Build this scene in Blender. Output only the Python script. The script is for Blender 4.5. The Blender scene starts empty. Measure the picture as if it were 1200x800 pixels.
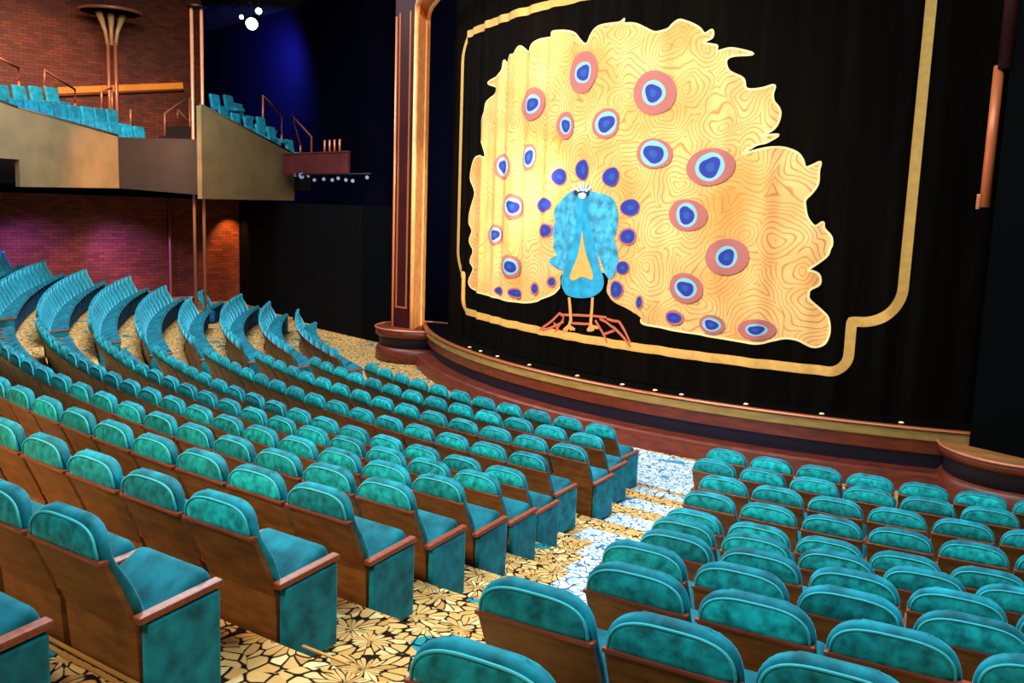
import bpy, bmesh, math, random
import numpy as np
from mathutils import Matrix, Vector
PI = math.pi
sc = bpy.context.scene
COL = sc.collection
random.seed(7)
rng = np.random.default_rng(7)

TAIL = [(-0.632,2.399),(-0.909,2.207),(-1.45,2.033),(-2.17,1.983),(-3.052,1.997),(-3.983,2.041),(-4.288,2.18),(-4.048,2.476),(-4.237,2.628),(-4.081,2.858),(-4.308,3.066),(-4.177,3.291),(-4.38,3.504),(-4.226,3.835),(-4.077,4.105),(-4.337,4.378),(-4.296,4.593),(-4.139,4.802),(-3.821,4.861),(-3.481,4.814),(-3.594,5.077),(-3.776,5.225),(-3.723,5.481),(-3.551,5.709),(-3.477,5.923),(-3.143,6.027),(-3.073,6.17),(-3.461,6.293),(-2.878,6.412),(-2.78,6.645),(-2.654,6.581),(-2.49,6.706),(-2.324,6.702),(-2.128,6.826),(-1.987,6.754),(-1.836,6.69),(-1.729,6.8),(-1.568,6.856),(-1.306,6.869),(-1.081,6.856),(-1.062,6.942),(-0.779,6.936),(-0.462,6.84),(-0.227,6.642),(-0.104,6.799),(0.117,6.9),(0.316,6.919),(0.511,6.924),(0.642,6.964),(0.638,6.888),(0.858,6.858),(1.05,6.776),(1.204,6.702),(1.313,6.679),(1.492,6.708),(1.565,6.786),(1.664,6.842),(1.808,6.802),(1.961,6.736),(2.083,6.661),(2.162,6.578),(2.272,6.633),(2.28,6.517),(2.142,6.451),(2.259,6.416),(2.37,6.386),(2.376,6.306),(2.641,6.326),(2.957,6.231),(2.703,6.221),(2.583,6.19),(2.547,6.116),(2.611,5.985),(2.823,5.873),(2.888,5.718),(3.139,5.714),(3.33,5.745),(3.314,5.627),(3.335,5.514),(3.406,5.425),(3.439,5.324),(3.411,5.186),(3.341,5.087),(3.179,5.0),(3.436,5.023),(3.277,4.91),(3.096,4.873),(2.885,4.733),(3.115,4.796),(3.457,4.838),(3.708,4.77),(3.816,4.658),(3.862,4.545),(3.959,4.571),(4.077,4.622),(4.062,4.497),(4.065,4.31),(3.99,4.171),(3.899,4.068),(3.908,3.954),(3.942,3.828),(3.999,3.741),(4.078,3.681),(4.178,3.748),(4.203,3.648),(4.308,3.539),(4.33,3.426),(4.305,3.349),(4.271,3.246),(4.122,3.11),(4.018,3.02),(4.106,3.006),(4.191,2.947),(4.201,2.82),(4.077,2.734),(4.058,2.668),(4.077,2.579),(4.249,2.436),(4.355,2.342),(4.396,2.216),(4.4,2.086),(4.361,1.959),(4.292,1.894),(4.183,1.864),(4.08,1.9),(3.949,1.953),(3.757,1.961),(3.553,1.9),(3.331,1.837),(2.877,1.85),(2.398,1.882),(1.844,1.907),(1.348,1.946),(1.291,2.042),(1.077,2.136),(0.744,2.251),(0.508,2.407),(0.45,2.73),(-0.555,2.655)]
WING_A = [(-0.175,4.161),(-0.334,4.137),(-0.561,4.045),(-0.782,3.904),(-0.873,3.74),(-0.834,3.579),(-0.896,3.413),(-0.842,3.252),(-0.854,3.087),(-0.753,2.976),(-0.894,2.906),(-0.918,2.824),(-0.826,2.76),(-0.651,2.716),(-0.514,2.735),(-0.421,2.881),(-0.333,3.07),(-0.246,3.257),(-0.193,3.441),(-0.178,3.713),(-0.18,3.937)]
WING_B = [(-0.019,4.162),(0.166,4.12),(0.403,4.079),(0.589,3.995),(0.698,3.846),(0.737,3.674),(0.722,3.479),(0.664,3.345),(0.74,3.196),(0.785,3.003),(0.763,2.826),(0.715,2.713),(0.58,2.636),(0.466,2.716),(0.391,2.889),(0.292,3.061),(0.171,3.278),(0.1,3.453),(0.058,3.719),(0.008,3.941)]
NECK = [(-0.281,4.115),(-0.209,4.197),(-0.084,4.215),(0.03,4.163),(0.079,4.075),(0.059,3.897),(0.088,3.631),(0.163,3.411),(0.236,3.192),(0.31,2.973),(0.368,2.798),(0.448,2.626),(0.435,2.468),(0.336,2.356),(0.191,2.288),(-0.024,2.25),(-0.249,2.247),(-0.418,2.301),(-0.564,2.428),(-0.586,2.567),(-0.512,2.712),(-0.421,2.881),(-0.346,3.069),(-0.282,3.301),(-0.244,3.53),(-0.235,3.801),(-0.246,3.981)]
DROP = [(-0.067,3.446),(-0.012,3.269),(0.062,3.07),(0.154,2.873),(0.231,2.699),(0.214,2.598),(0.109,2.617),(-0.016,2.635),(-0.134,2.598),(-0.261,2.546),(-0.317,2.611),(-0.262,2.776),(-0.184,2.987),(-0.122,3.218)]
FACE = [(-0.32,4.124),(-0.238,4.152),(-0.109,4.117),(0.013,4.154),(0.082,4.119),(0.05,4.048),(-0.107,4.081),(-0.263,4.044)]
BEAK = [(-0.214,4.08),(-0.108,4.108),(-0.001,4.083),(-0.022,4.02),(-0.095,4.001),(-0.185,4.018)]
EYES = [(-0.228,6.169,0.399,0.362,0.395,0.38),(-1.631,5.726,0.42,0.327,0.467,0.429),(-0.64,5.287,0.274,0.254,0.5,0.471),(0.346,5.279,0.306,0.271,0.562,0.579),(1.301,5.728,0.443,0.367,0.407,0.426),(-1.681,4.758,0.285,0.253,0.6,0.562),(-2.636,4.603,0.361,0.266,0.5,0.562),(-0.756,4.386,0.212,0.168,0.778,0.727),(-0.144,4.502,0.188,0.192,0.778,0.846),(0.516,4.383,0.225,0.172,0.833,0.833),(-2.195,3.825,0.39,0.263,0.583,0.5),(-1.14,3.875,0.243,0.148,0.737,0.737),(0.965,3.874,0.21,0.156,0.792,0.727),(1.365,4.757,0.361,0.261,0.545,0.632),(2.39,4.542,0.446,0.304,0.452,0.565),(2.044,3.779,0.393,0.258,0.385,0.579),(-2.901,3.251,0.353,0.222,0.5,0.538),(-1.072,3.406,0.227,0.141,0.556,0.611),(0.944,3.387,0.194,0.158,0.591,0.591),(2.757,3.149,0.406,0.294,0.345,0.455),(2.1,2.606,0.319,0.263,0.476,0.5),(1.925,2.106,0.187,0.14,0.583,0.5),(2.583,2.061,0.245,0.164,0.529,0.5),(3.316,2.051,0.334,0.173,0.42,0.423),(-2.215,2.661,0.396,0.25,0.5,0.533),(-2.651,2.14,0.203,0.094,0.636,0.545),(-1.989,2.153,0.25,0.116,0.625,0.5),(-1.343,2.303,0.135,0.129,0.5,0.5),(-0.852,2.474,0.122,0.11,0.5,0.5),(0.87,2.855,0.144,0.116,0.625,0.75),(0.758,2.474,0.165,0.161,0.611,0.636),(1.249,2.298,0.085,0.129,0.5,0.556)]
LEGS = [[(-0.327,2.239),(-0.296,2.056),(-0.269,1.826),(-0.302,1.719)],[(-0.302,1.719),(-0.444,1.617)],[(-0.302,1.719),(-0.363,1.618)],[(-0.302,1.719),(-0.244,1.642)],[(-0.302,1.719),(-0.179,1.659)],[(0.233,2.292),(0.232,2.111),(0.222,1.882),(0.222,1.781)],[(0.222,1.781),(0.167,1.683)],[(0.222,1.781),(0.229,1.681)],[(0.222,1.781),(0.293,1.707)],[(0.222,1.781),(0.385,1.764)]]
PERCH = [[(-1.096,1.535),(-0.602,1.92),(-0.459,1.851),(-0.722,1.559)],[(-0.6,1.892),(0.211,1.963),(0.536,1.962)],[(-1.019,1.545),(-0.454,1.781)],[(-0.252,1.772),(0.25,1.816)],[(0.393,1.923),(0.772,1.809),(1.116,1.517)],[(0.306,1.891),(0.467,1.683),(0.593,1.517)],[(0.497,1.664),(0.775,1.764)],[(0.538,1.939),(0.848,1.928),(1.112,1.583)],[(-0.768,1.721),(-0.617,1.596)]]
FASC_L = [(-13.222,-24.226,6.007),(-13.176,-24.304,4.496),(-13.952,-23.011,5.753),(-13.92,-23.066,4.584),(-13.9,-23.099,3.873),(-15.013,-21.246,5.305),(-15.722,-20.066,5.375),(-15.694,-20.112,4.027)]
FASC_R = [(-13.33,-18.691,6.197),(-13.3,-18.741,3.757),(-15.634,-14.856,5.218),(-15.768,-14.634,5.235),(-15.767,-14.634,3.796)]
BSEATS = [(-15.42,-21.636,5.682),(-15.683,-21.199,5.688),(-15.955,-20.747,5.633),(-16.206,-20.328,5.672),(-16.466,-19.895,5.672),(-16.719,-19.475,5.717),(-16.999,-19.009,5.718),(-15.937,-22.524,6.081),(-16.226,-22.042,6.102),(-16.484,-21.614,6.16),(-16.703,-21.249,6.186),(-16.943,-20.849,6.136),(-17.195,-20.431,6.166),(-17.473,-19.968,6.199),(-17.743,-19.518,6.197),(-16.937,-22.607,6.507),(-17.304,-21.997,6.555),(-17.559,-21.571,6.62),(-17.831,-21.12,6.665),(-16.078,-15.089,5.659),(-16.475,-14.428,5.666),(-16.275,-15.537,6.05),(-16.605,-14.988,6.029),(-16.087,-16.821,6.462),(-16.406,-16.29,6.326),(-16.764,-15.693,6.306),(-17.141,-15.067,6.353),(-17.151,-16.603,6.902),(-17.525,-15.981,6.964),(-17.802,-15.519,6.772)]
RAILS = [[(-17.566,-22.628,7.396),(-18.001,-21.904,7.167),(-17.992,-21.92,6.82)],[(-18.045,-21.249,6.783),(-18.056,-21.23,7.208),(-18.649,-20.243,6.817),(-18.639,-20.259,6.422)],[(-18.329,-19.611,6.343),(-18.339,-19.594,6.816),(-18.565,-19.218,6.972)],[(-17.483,-19.078,5.855),(-17.491,-19.063,6.3)],[(-18.279,-17.752,5.636),(-18.291,-17.733,6.34),(-18.935,-16.66,7.011)],[(-18.926,-17.065,6.568),(-19.374,-16.317,6.058)],[(-17.527,-14.812,6.107),(-17.532,-14.804,7.14),(-18.125,-13.817,6.636),(-18.124,-13.819,5.986)],[(-17.714,-13.337,5.668),(-17.426,-13.815,6.601),(-18.102,-12.691,6.014),(-18.103,-12.688,5.491)]]
POLE = (-13.5,-18.743,1.046)
POLE_TOP = (-13.5,-18.695,8.697)
TORCH = [(-20.359,-18.562,8.703),(-20.466,-18.384,6.068),(-20.442,-18.424,8.863),(-20.315,-18.635,9.416),(-20.679,-18.029,9.559),(-19.817,-19.464,9.271),(-20.458,-18.397,9.629),(-21.148,-17.249,9.743)]
WALLX = [(-18.3,-14.989,3.743),(-18.3,-15.017,0.291),(-18.3,-22.227,8.972),(-18.3,-20.888,6.651),(-18.3,-18.959,6.957),(-18.3,-17.116,7.288),(-18.3,-17.676,3.66),(-18.3,-15.602,2.967),(-18.3,-15.609,2.317),(-18.3,-21.16,2.193),(-18.3,-18.172,1.915),(-18.3,-16.757,7.302)]
FRONTW = [(-17.682,-15.45,9.514),(-16.519,-15.45,9.547),(-16.981,-15.45,9.221),(-14.031,-15.45,5.174),(-11.662,-15.45,5.126),(-14.03,-15.45,4.552),(-13.678,-15.45,4.526),(-13.284,-15.45,4.525),(-12.945,-15.45,4.403),(-12.426,-15.45,4.427),(-11.967,-15.45,4.403),(-11.653,-15.45,4.45),(-11.256,-15.45,4.404),(-10.911,-15.45,4.381),(-10.203,-15.45,4.472),(-12.298,-15.45,5.422),(-11.934,-15.45,5.412),(-11.362,-15.45,5.625)]
FOOT = [(-3.502,-17.144,0.93),(-2.972,-17.117,0.93),(-2.338,-17.293,0.93),(-1.327,-17.497,0.93),(-0.096,-17.487,0.93),(0.856,-17.447,0.93),(1.461,-17.313,0.93),(1.938,-17.343,0.93),(2.925,-17.018,0.93),(3.971,-16.685,0.93),(4.923,-16.208,0.93)]
H = [0.0,0.088,0.171,0.253,0.342,0.551,0.762,0.975,1.196,1.396,1.577]
AM = [0.13211,0.15016,0.1659,0.16873,0.18401,0.19788,0.2098,0.21958,0.22949,0.23688,0.24197]
AR = [0.22174,0.23103,0.25124,0.25919,0.26688,0.27661,0.28747,0.29246,0.30413,0.30158,0.31191]
CAM = [(10.779,-29.252,3.793),(-0.731694,0.666333,-0.143611),(0.669266,0.742244,0.034005),(-0.129253,0.071233,0.98905),1075.13]
R1 = 20.362
PIT = 0.861
NOSE = [(7.361,-27.198,1.75),(7.75,-27.072,1.75),(7.194,-27.211,1.75)]


HB = 0.95            # reference height of a backrest top above the fitted row level
S = 0.56             # seat spacing
FL = 0.05            # floor level above fitted row level
NROW = 12
H = H + [1.757]
AM = AM + [AM[-1] + 0.006]
AR = AR + [AR[-1] + 0.006]
SC = Vector((-0.43, -6.18))    # centre of the stage arc
R_LIP = 11.77
R_CUR = 11.17
Z_ST = 0.92

# ------------------------------------------------------------------ materials
def s2l(c):
    return tuple(((v / 255) / 12.92 if v / 255 <= 0.04045 else ((v / 255 + 0.055) / 1.055) ** 2.4) for v in c)

def mat(name, col, rough=0.6, metal=0.0, spec=0.5, noise=None, bump=0, emit=None, estr=0, sheen=0, rand=0, coat=0):
    """noise = (scale, dark factor, light factor[, stretch xyz])"""
    m = bpy.data.materials.new(name); m.use_nodes = True
    nt = m.node_tree; b = nt.nodes['Principled BSDF']
    c = s2l(col) + (1,)
    b.inputs['Base Color'].default_value = c
    b.inputs['Roughness'].default_value = rough
    b.inputs['Metallic'].default_value = metal
    b.inputs['Specular IOR Level'].default_value = spec
    if coat: b.inputs['Coat Weight'].default_value = coat
    if sheen:
        b.inputs['Sheen Weight'].default_value = sheen
        b.inputs['Sheen Roughness'].default_value = 0.35
        b.inputs['Sheen Tint'].default_value = tuple(min(1, v * 2.2 + .15) for v in c[:3]) + (1,)
    if emit:
        b.inputs['Emission Color'].default_value = s2l(emit) + (1,)
        b.inputs['Emission Strength'].default_value = estr
    out = None
    if noise:
        tc = nt.nodes.new('ShaderNodeTexCoord'); mp = nt.nodes.new('ShaderNodeMapping')
        if len(noise) > 3: mp.inputs['Scale'].default_value = noise[3]
        n = nt.nodes.new('ShaderNodeTexNoise'); n.inputs['Scale'].default_value = noise[0]; n.inputs['Detail'].default_value = 5
        r = nt.nodes.new('ShaderNodeValToRGB')
        r.color_ramp.elements[0].position = 0.32; r.color_ramp.elements[1].position = 0.68
        r.color_ramp.elements[0].color = tuple(v * noise[1] for v in c[:3]) + (1,)
        r.color_ramp.elements[1].color = tuple(min(1, v * noise[2]) for v in c[:3]) + (1,)
        nt.links.new(tc.outputs['Object'], mp.inputs[0]); nt.links.new(mp.outputs[0], n.inputs['Vector'])
        nt.links.new(n.outputs['Fac'], r.inputs[0]); out = r.outputs[0]
        if rand:
            oi = nt.nodes.new('ShaderNodeObjectInfo')
            ad = nt.nodes.new('ShaderNodeVectorMath'); ad.operation = 'SCALE'
            cb = nt.nodes.new('ShaderNodeCombineXYZ')
            nt.links.new(oi.outputs['Random'], cb.inputs[0]); nt.links.new(oi.outputs['Random'], cb.inputs[1])
            ad.inputs['Scale'].default_value = 37.0
            nt.links.new(cb.outputs[0], ad.inputs[0])
            a2 = nt.nodes.new('ShaderNodeVectorMath'); a2.operation = 'ADD'
            nt.links.new(mp.outputs[0], a2.inputs[0]); nt.links.new(ad.outputs[0], a2.inputs[1])
            nt.links.new(a2.outputs[0], n.inputs['Vector'])
            hs = nt.nodes.new('ShaderNodeHueSaturation')
            mr = nt.nodes.new('ShaderNodeMapRange')
            mr.inputs['To Min'].default_value = 1 - rand; mr.inputs['To Max'].default_value = 1 + rand
            nt.links.new(oi.outputs['Random'], mr.inputs['Value']); nt.links.new(mr.outputs[0], hs.inputs['Value'])
            nt.links.new(out, hs.inputs['Color']); out = hs.outputs[0]
        nt.links.new(out, b.inputs['Base Color'])
        if bump:
            bp = nt.nodes.new('ShaderNodeBump'); bp.inputs['Strength'].default_value = bump; bp.inputs['Distance'].default_value = 0.02
            nt.links.new(n.outputs['Fac'], bp.inputs['Height']); nt.links.new(bp.outputs[0], b.inputs['Normal'])
    return m

VELVET = mat('teal_velvet', (6, 130, 150), 0.7, noise=(8, 0.42, 1.4), sheen=1.0, rand=0.22, spec=.25)
VELVET_BASE = mat('blue_lit_velvet', (6, 78, 124), 0.8, noise=(7, .6, 1.3), rand=.12, spec=.2)  # blue stage light and underside shade put into the velvet colour
WELT = mat('pale_teal_welt', (48, 176, 186), 0.6, sheen=.5)
VELVET_CUSH = mat('seat_velvet', (4, 104, 122), 0.75, noise=(7, .5, 1.35), sheen=.4, rand=.15, spec=.2)
VELVET_INSET = mat('teal_velvet_inset', (16, 164, 168), 0.75, noise=(18, 0.42, 1.4), sheen=0.35, rand=0.42, spec=.25)
WOOD = mat('seat_shell_wood', (126, 74, 28), 0.45, noise=(3, 0.62, 1.35, (2, 2, 7)), rand=0.15)
WOOD_RAIL = mat('red_wood_rail', (146, 66, 40), 0.35, noise=(9, 0.7, 1.25, (1, 6, 6)))
DARKMETAL = mat('dark_metal', (22, 18, 18), 0.5, 0.6)
COPPER = mat('copper_tube', (214, 128, 92), 0.35, 0.35)
GOLDP = mat('gold_leaf', (238, 176, 116), 0.42, 0.1, noise=(5, 0.8, 1.15))
MAROON = mat('maroon_lacquer', (46, 9, 14), 0.5, spec=.2, noise=(2, 0.7, 1.2))
BLACK = mat('deep_black', (3, 3, 4), 0.85, spec=.05)
BLACKWALL = mat('black_drape', (3, 3, 6), 0.95, spec=.08, noise=(2, .6, 1.4, (3, 3, .2)))
CEIL = mat('black_ceiling', (5, 5, 6), 0.9)
DECK = mat('black_stage_floor', (12, 8, 7), 0.22, coat=.3)
OLIVE = mat('olive_lacquer', (150, 118, 66), 0.4, noise=(3, .75, 1.2, (1, 1, 6)))
REDWOOD = mat('red_brown_wood', (108, 40, 24), 0.42, noise=(3, .6, 1.3, (1.5, 1.5, 6)))
NAVY = mat('navy_recess', (16, 14, 40), 0.6)
FASC = mat('olive_grey_plaster', (136, 106, 66), 0.65, noise=(1.6, .82, 1.12))
BALWOOD = mat('dark_red_balustrade', (84, 26, 30), 0.5, noise=(2, .7, 1.3))
CYANV = mat('cyan_upholstery', (16, 140, 166), 0.75, noise=(7, .6, 1.3), rand=.25, sheen=.3)
LAMPGLASS = mat('lamp_glass', (240, 245, 255), 0.3, emit=(225, 235, 255), estr=14)
SMALLGLASS = mat('small_lamp_glass', (120, 120, 150), 0.3, emit=(200, 205, 235), estr=0.12)
WARMGLASS = mat('warm_lamp_glass', (255, 220, 170), 0.3, emit=(255, 204, 140), estr=.7)
COVE = mat('warm_light_strip', (220, 130, 40), 0.5, emit=(230, 120, 30), estr=0.55)

def nodes_of(m): return m.node_tree.nodes, m.node_tree.links

def carpet(name, cell, gap, teal, mixcol=None):
    """petals fanned around the centres of a coarse cell pattern"""
    m = bpy.data.materials.new(name); m.use_nodes = True
    N, L = nodes_of(m); b = N['Principled BSDF']
    b.inputs['Roughness'].default_value = 0.95; b.inputs['Specular IOR Level'].default_value = 0.1
    geo = N.new('ShaderNodeNewGeometry')
    sep = N.new('ShaderNodeSeparateXYZ'); L.new(geo.outputs['Position'], sep.inputs[0])
    cxy = N.new('ShaderNodeCombineXYZ'); L.new(sep.outputs[0], cxy.inputs[0]); L.new(sep.outputs[1], cxy.inputs[1])
    v1 = N.new('ShaderNodeTexVoronoi'); v1.voronoi_dimensions = '2D'; v1.inputs['Scale'].default_value = 3.1
    L.new(cxy.outputs[0], v1.inputs['Vector'])
    sub = N.new('ShaderNodeVectorMath'); sub.operation = 'SUBTRACT'
    L.new(cxy.outputs[0], sub.inputs[0]); L.new(v1.outputs['Position'], sub.inputs[1])
    s2 = N.new('ShaderNodeSeparateXYZ'); L.new(sub.outputs[0], s2.inputs[0])
    at = N.new('ShaderNodeMath'); at.operation = 'ARCTAN2'; L.new(s2.outputs[1], at.inputs[0]); L.new(s2.outputs[0], at.inputs[1])
    ln = N.new('ShaderNodeVectorMath'); ln.operation = 'LENGTH'; L.new(sub.outputs[0], ln.inputs[0])
    am = N.new('ShaderNodeMath'); am.operation = 'MULTIPLY'; am.inputs[1].default_value = 2.9; L.new(at.outputs[0], am.inputs[0])
    lm = N.new('ShaderNodeMath'); lm.operation = 'MULTIPLY'; lm.inputs[1].default_value = 8.0; L.new(ln.outputs['Value'], lm.inputs[0])
    cc = N.new('ShaderNodeCombineXYZ'); L.new(am.outputs[0], cc.inputs[0]); L.new(lm.outputs[0], cc.inputs[1])
    off = N.new('ShaderNodeVectorMath'); off.operation = 'MULTIPLY_ADD'
    L.new(v1.outputs['Color'], off.inputs[0]); off.inputs[1].default_value = (31, 17, 0); L.new(cc.outputs[0], off.inputs[2])
    ve = N.new('ShaderNodeTexVoronoi'); ve.voronoi_dimensions = '2D'; ve.feature = 'DISTANCE_TO_EDGE'; ve.inputs['Scale'].default_value = 1.0
    L.new(off.outputs[0], ve.inputs['Vector'])
    vc = N.new('ShaderNodeTexVoronoi'); vc.voronoi_dimensions = '2D'; vc.inputs['Scale'].default_value = 1.0
    L.new(off.outputs[0], vc.inputs['Vector'])
    e1 = N.new('ShaderNodeMapRange'); e1.inputs['From Min'].default_value = .045; e1.inputs['From Max'].default_value = .10; L.new(ve.outputs['Distance'], e1.inputs['Value'])
    e2 = N.new('ShaderNodeMapRange'); e2.inputs['From Min'].default_value = .62; e2.inputs['From Max'].default_value = .54; L.new(vc.outputs['Distance'], e2.inputs['Value'])
    edge = N.new('ShaderNodeMath'); edge.operation = 'MULTIPLY'; L.new(e1.outputs[0], edge.inputs[0]); L.new(e2.outputs[0], edge.inputs[1])
    ve.inputs['Randomness'].default_value = .72; vc.inputs['Randomness'].default_value = .72
    rp = N.new('ShaderNodeValToRGB'); e = rp.color_ramp.elements
    for i, (pp, c) in enumerate(cell):
        el = e[i] if i < 2 else e.new(pp)
        el.position = pp; el.color = s2l(c) + (1,)
    sp = N.new('ShaderNodeSeparateXYZ'); L.new(vc.outputs['Color'], sp.inputs[0]); L.new(sp.outputs[0], rp.inputs[0])
    # stray teal sprays
    nz = N.new('ShaderNodeTexNoise'); nz.noise_dimensions = '2D'; nz.inputs['Scale'].default_value = 1.9; nz.inputs['Detail'].default_value = 1
    L.new(cxy.outputs[0], nz.inputs['Vector'])
    nr = N.new('ShaderNodeValToRGB'); nr.color_ramp.elements[0].position = 0.70; nr.color_ramp.elements[1].position = 0.715
    L.new(nz.outputs['Fac'], nr.inputs[0])
    mt = N.new('ShaderNodeMix'); mt.data_type = 'RGBA'; L.new(nr.outputs[0], mt.inputs['Factor'])
    L.new(rp.outputs[0], mt.inputs['A']); mt.inputs['B'].default_value = s2l(teal) + (1,)
    mg = N.new('ShaderNodeMix'); mg.data_type = 'RGBA'; L.new(edge.outputs[0], mg.inputs['Factor'])
    mg.inputs['A'].default_value = s2l(gap) + (1,); L.new(mt.outputs['Result'], mg.inputs['B'])
    L.new(mg.outputs['Result'], b.inputs['Base Color'])
    return m

CARPET = carpet('gold_leaf_carpet', [(0.0, (198, 140, 78)), (1.0, (242, 214, 156)), (0.35, (228, 180, 112)), (0.7, (216, 156, 88))], (34, 18, 10), (30, 140, 150))
LIT_CARPET = carpet('lit_leaf_carpet', [(0.0, (176, 204, 226)), (1.0, (236, 242, 246)), (0.5, (206, 222, 236))], (74, 100, 144), (60, 150, 180))  # leaf carpet with the aisle's blue-white light put into its colour

def wall_mat():
    m = bpy.data.materials.new('brown_block_wall'); m.use_nodes = True
    N, L = nodes_of(m); b = N['Principled BSDF']; b.inputs['Roughness'].default_value = 0.55
    tc = N.new('ShaderNodeTexCoord'); mp = N.new('ShaderNodeMapping'); mp.inputs['Rotation'].default_value = (PI / 2, 0, PI / 2)
    L.new(tc.outputs['Object'], mp.inputs[0])
    sx = N.new('ShaderNodeSeparateXYZ'); L.new(tc.outputs['Object'], sx.inputs[0])
    cx = N.new('ShaderNodeCombineXYZ'); L.new(sx.outputs[1], cx.inputs[0]); L.new(sx.outputs[2], cx.inputs[1])
    br = N.new('ShaderNodeTexBrick'); br.inputs['Scale'].default_value = 3.2
    br.inputs['Color1'].default_value = s2l((150, 68, 28)) + (1,); br.inputs['Color2'].default_value = s2l((112, 46, 20)) + (1,)
    br.inputs['Mortar'].default_value = s2l((58, 22, 10)) + (1,); br.inputs['Mortar Size'].default_value = 0.02
    br.inputs['Brick Width'].default_value = 0.9; br.inputs['Row Height'].default_value = 0.3
    L.new(cx.outputs[0], br.inputs['Vector'])
    n = N.new('ShaderNodeTexNoise'); n.inputs['Scale'].default_value = 2.0; n.inputs['Detail'].default_value = 6
    L.new(cx.outputs[0], n.inputs['Vector'])
    rp = N.new('ShaderNodeValToRGB'); rp.color_ramp.elements[0].color = (.55, .55, .55, 1); rp.color_ramp.elements[1].color = (1.3, 1.2, 1.1, 1)
    L.new(n.outputs['Fac'], rp.inputs[0])
    mx = N.new('ShaderNodeMix'); mx.data_type = 'RGBA'; mx.blend_type = 'MULTIPLY'; mx.inputs['Factor'].default_value = 1
    L.new(br.outputs['Color'], mx.inputs['A']); L.new(rp.outputs[0], mx.inputs['B'])
    L.new(mx.outputs['Result'], b.inputs['Base Color'])
    return m
WALLM = wall_mat()

def tail_mat():
    """gold cloth drawn over with fine swirling brown feather lines (pattern follows the cloth's own UVs)"""
    m = bpy.data.materials.new('gold_feather_cloth'); m.use_nodes = True
    N, L = nodes_of(m); b = N['Principled BSDF']; b.inputs['Roughness'].default_value = 0.8; b.inputs['Specular IOR Level'].default_value = .15
    uv = N.new('ShaderNodeUVMap'); uv.uv_map = 'UVMap'
    n = N.new('ShaderNodeTexNoise'); n.inputs['Scale'].default_value = 1.6; n.inputs['Detail'].default_value = 1.0
    L.new(uv.outputs[0], n.inputs['Vector'])
    ma = N.new('ShaderNodeVectorMath'); ma.operation = 'MULTIPLY_ADD'; ma.inputs[1].default_value = (.55, .55, 0)
    L.new(n.outputs['Color'], ma.inputs[0]); L.new(uv.outputs[0], ma.inputs[2])
    vo = N.new('ShaderNodeTexVoronoi'); vo.voronoi_dimensions = '2D'; vo.inputs['Scale'].default_value = 1.35; L.new(ma.outputs[0], vo.inputs['Vector'])
    mu = N.new('ShaderNodeMath'); mu.operation = 'MULTIPLY'; mu.inputs[1].default_value = 9.5; L.new(vo.outputs['Distance'], mu.inputs[0])
    pp = N.new('ShaderNodeMath'); pp.operation = 'PINGPONG'; pp.inputs[1].default_value = 0.5; L.new(mu.outputs[0], pp.inputs[0])
    ln = N.new('ShaderNodeValToRGB'); ln.color_ramp.elements[0].position = 0.01; ln.color_ramp.elements[1].position = 0.17
    L.new(pp.outputs[0], ln.inputs[0])
    n2 = N.new('ShaderNodeTexNoise'); n2.inputs['Scale'].default_value = 0.9; n2.inputs['Detail'].default_value = 3; L.new(uv.outputs[0], n2.inputs['Vector'])
    rp = N.new('ShaderNodeValToRGB'); rp.color_ramp.elements[0].position = .3; rp.color_ramp.elements[1].position = .7
    rp.color_ramp.elements[0].color = s2l((228, 150, 80)) + (1,); rp.color_ramp.elements[1].color = s2l((246, 200, 134)) + (1,)
    L.new(n2.outputs['Fac'], rp.inputs[0])
    mx = N.new('ShaderNodeMix'); mx.data_type = 'RGBA'; L.new(ln.outputs[0], mx.inputs['Factor'])
    mx.inputs['A'].default_value = s2l((200, 126, 58)) + (1,); L.new(rp.outputs[0], mx.inputs['B'])
    L.new(mx.outputs['Result'], b.inputs['Base Color'])
    return m
TAILM = tail_mat()
CLOTH = mat('black_curtain_cloth', (7, 4, 2), 0.85, noise=(1.2, .5, 1.6, (6, 6, .3)), spec=.04)
BORDER = mat('gold_border_cloth', (224, 166, 84), 0.7, noise=(9, .88, 1.08))
PIPING = mat('pale_gold_piping', (250, 214, 150), 0.7)
BLUEB = mat('turquoise_cloth', (22, 148, 192), 0.75, noise=(6, .75, 1.25))
WINGM = mat('mottled_blue_cloth', (52, 150, 190), 0.75, noise=(7.5, .55, 1.6))
PINK = mat('rose_cloth', (178, 98, 94), 0.75); PALEB = mat('pale_blue_cloth', (132, 184, 196), .75)
INDIGO = mat('indigo_cloth', (26, 40, 150), .75); TEALC = mat('deep_teal_cloth', (14, 78, 150), .75)
WHITEC = mat('white_cloth', (235, 236, 230), .75); NAVYC = mat('navy_cloth', (16, 24, 70), .75)
LEGM = mat('amber_cloth', (226, 150, 84), .75); PERCHM = mat('coral_cloth', (196, 92, 62), .75)

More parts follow.
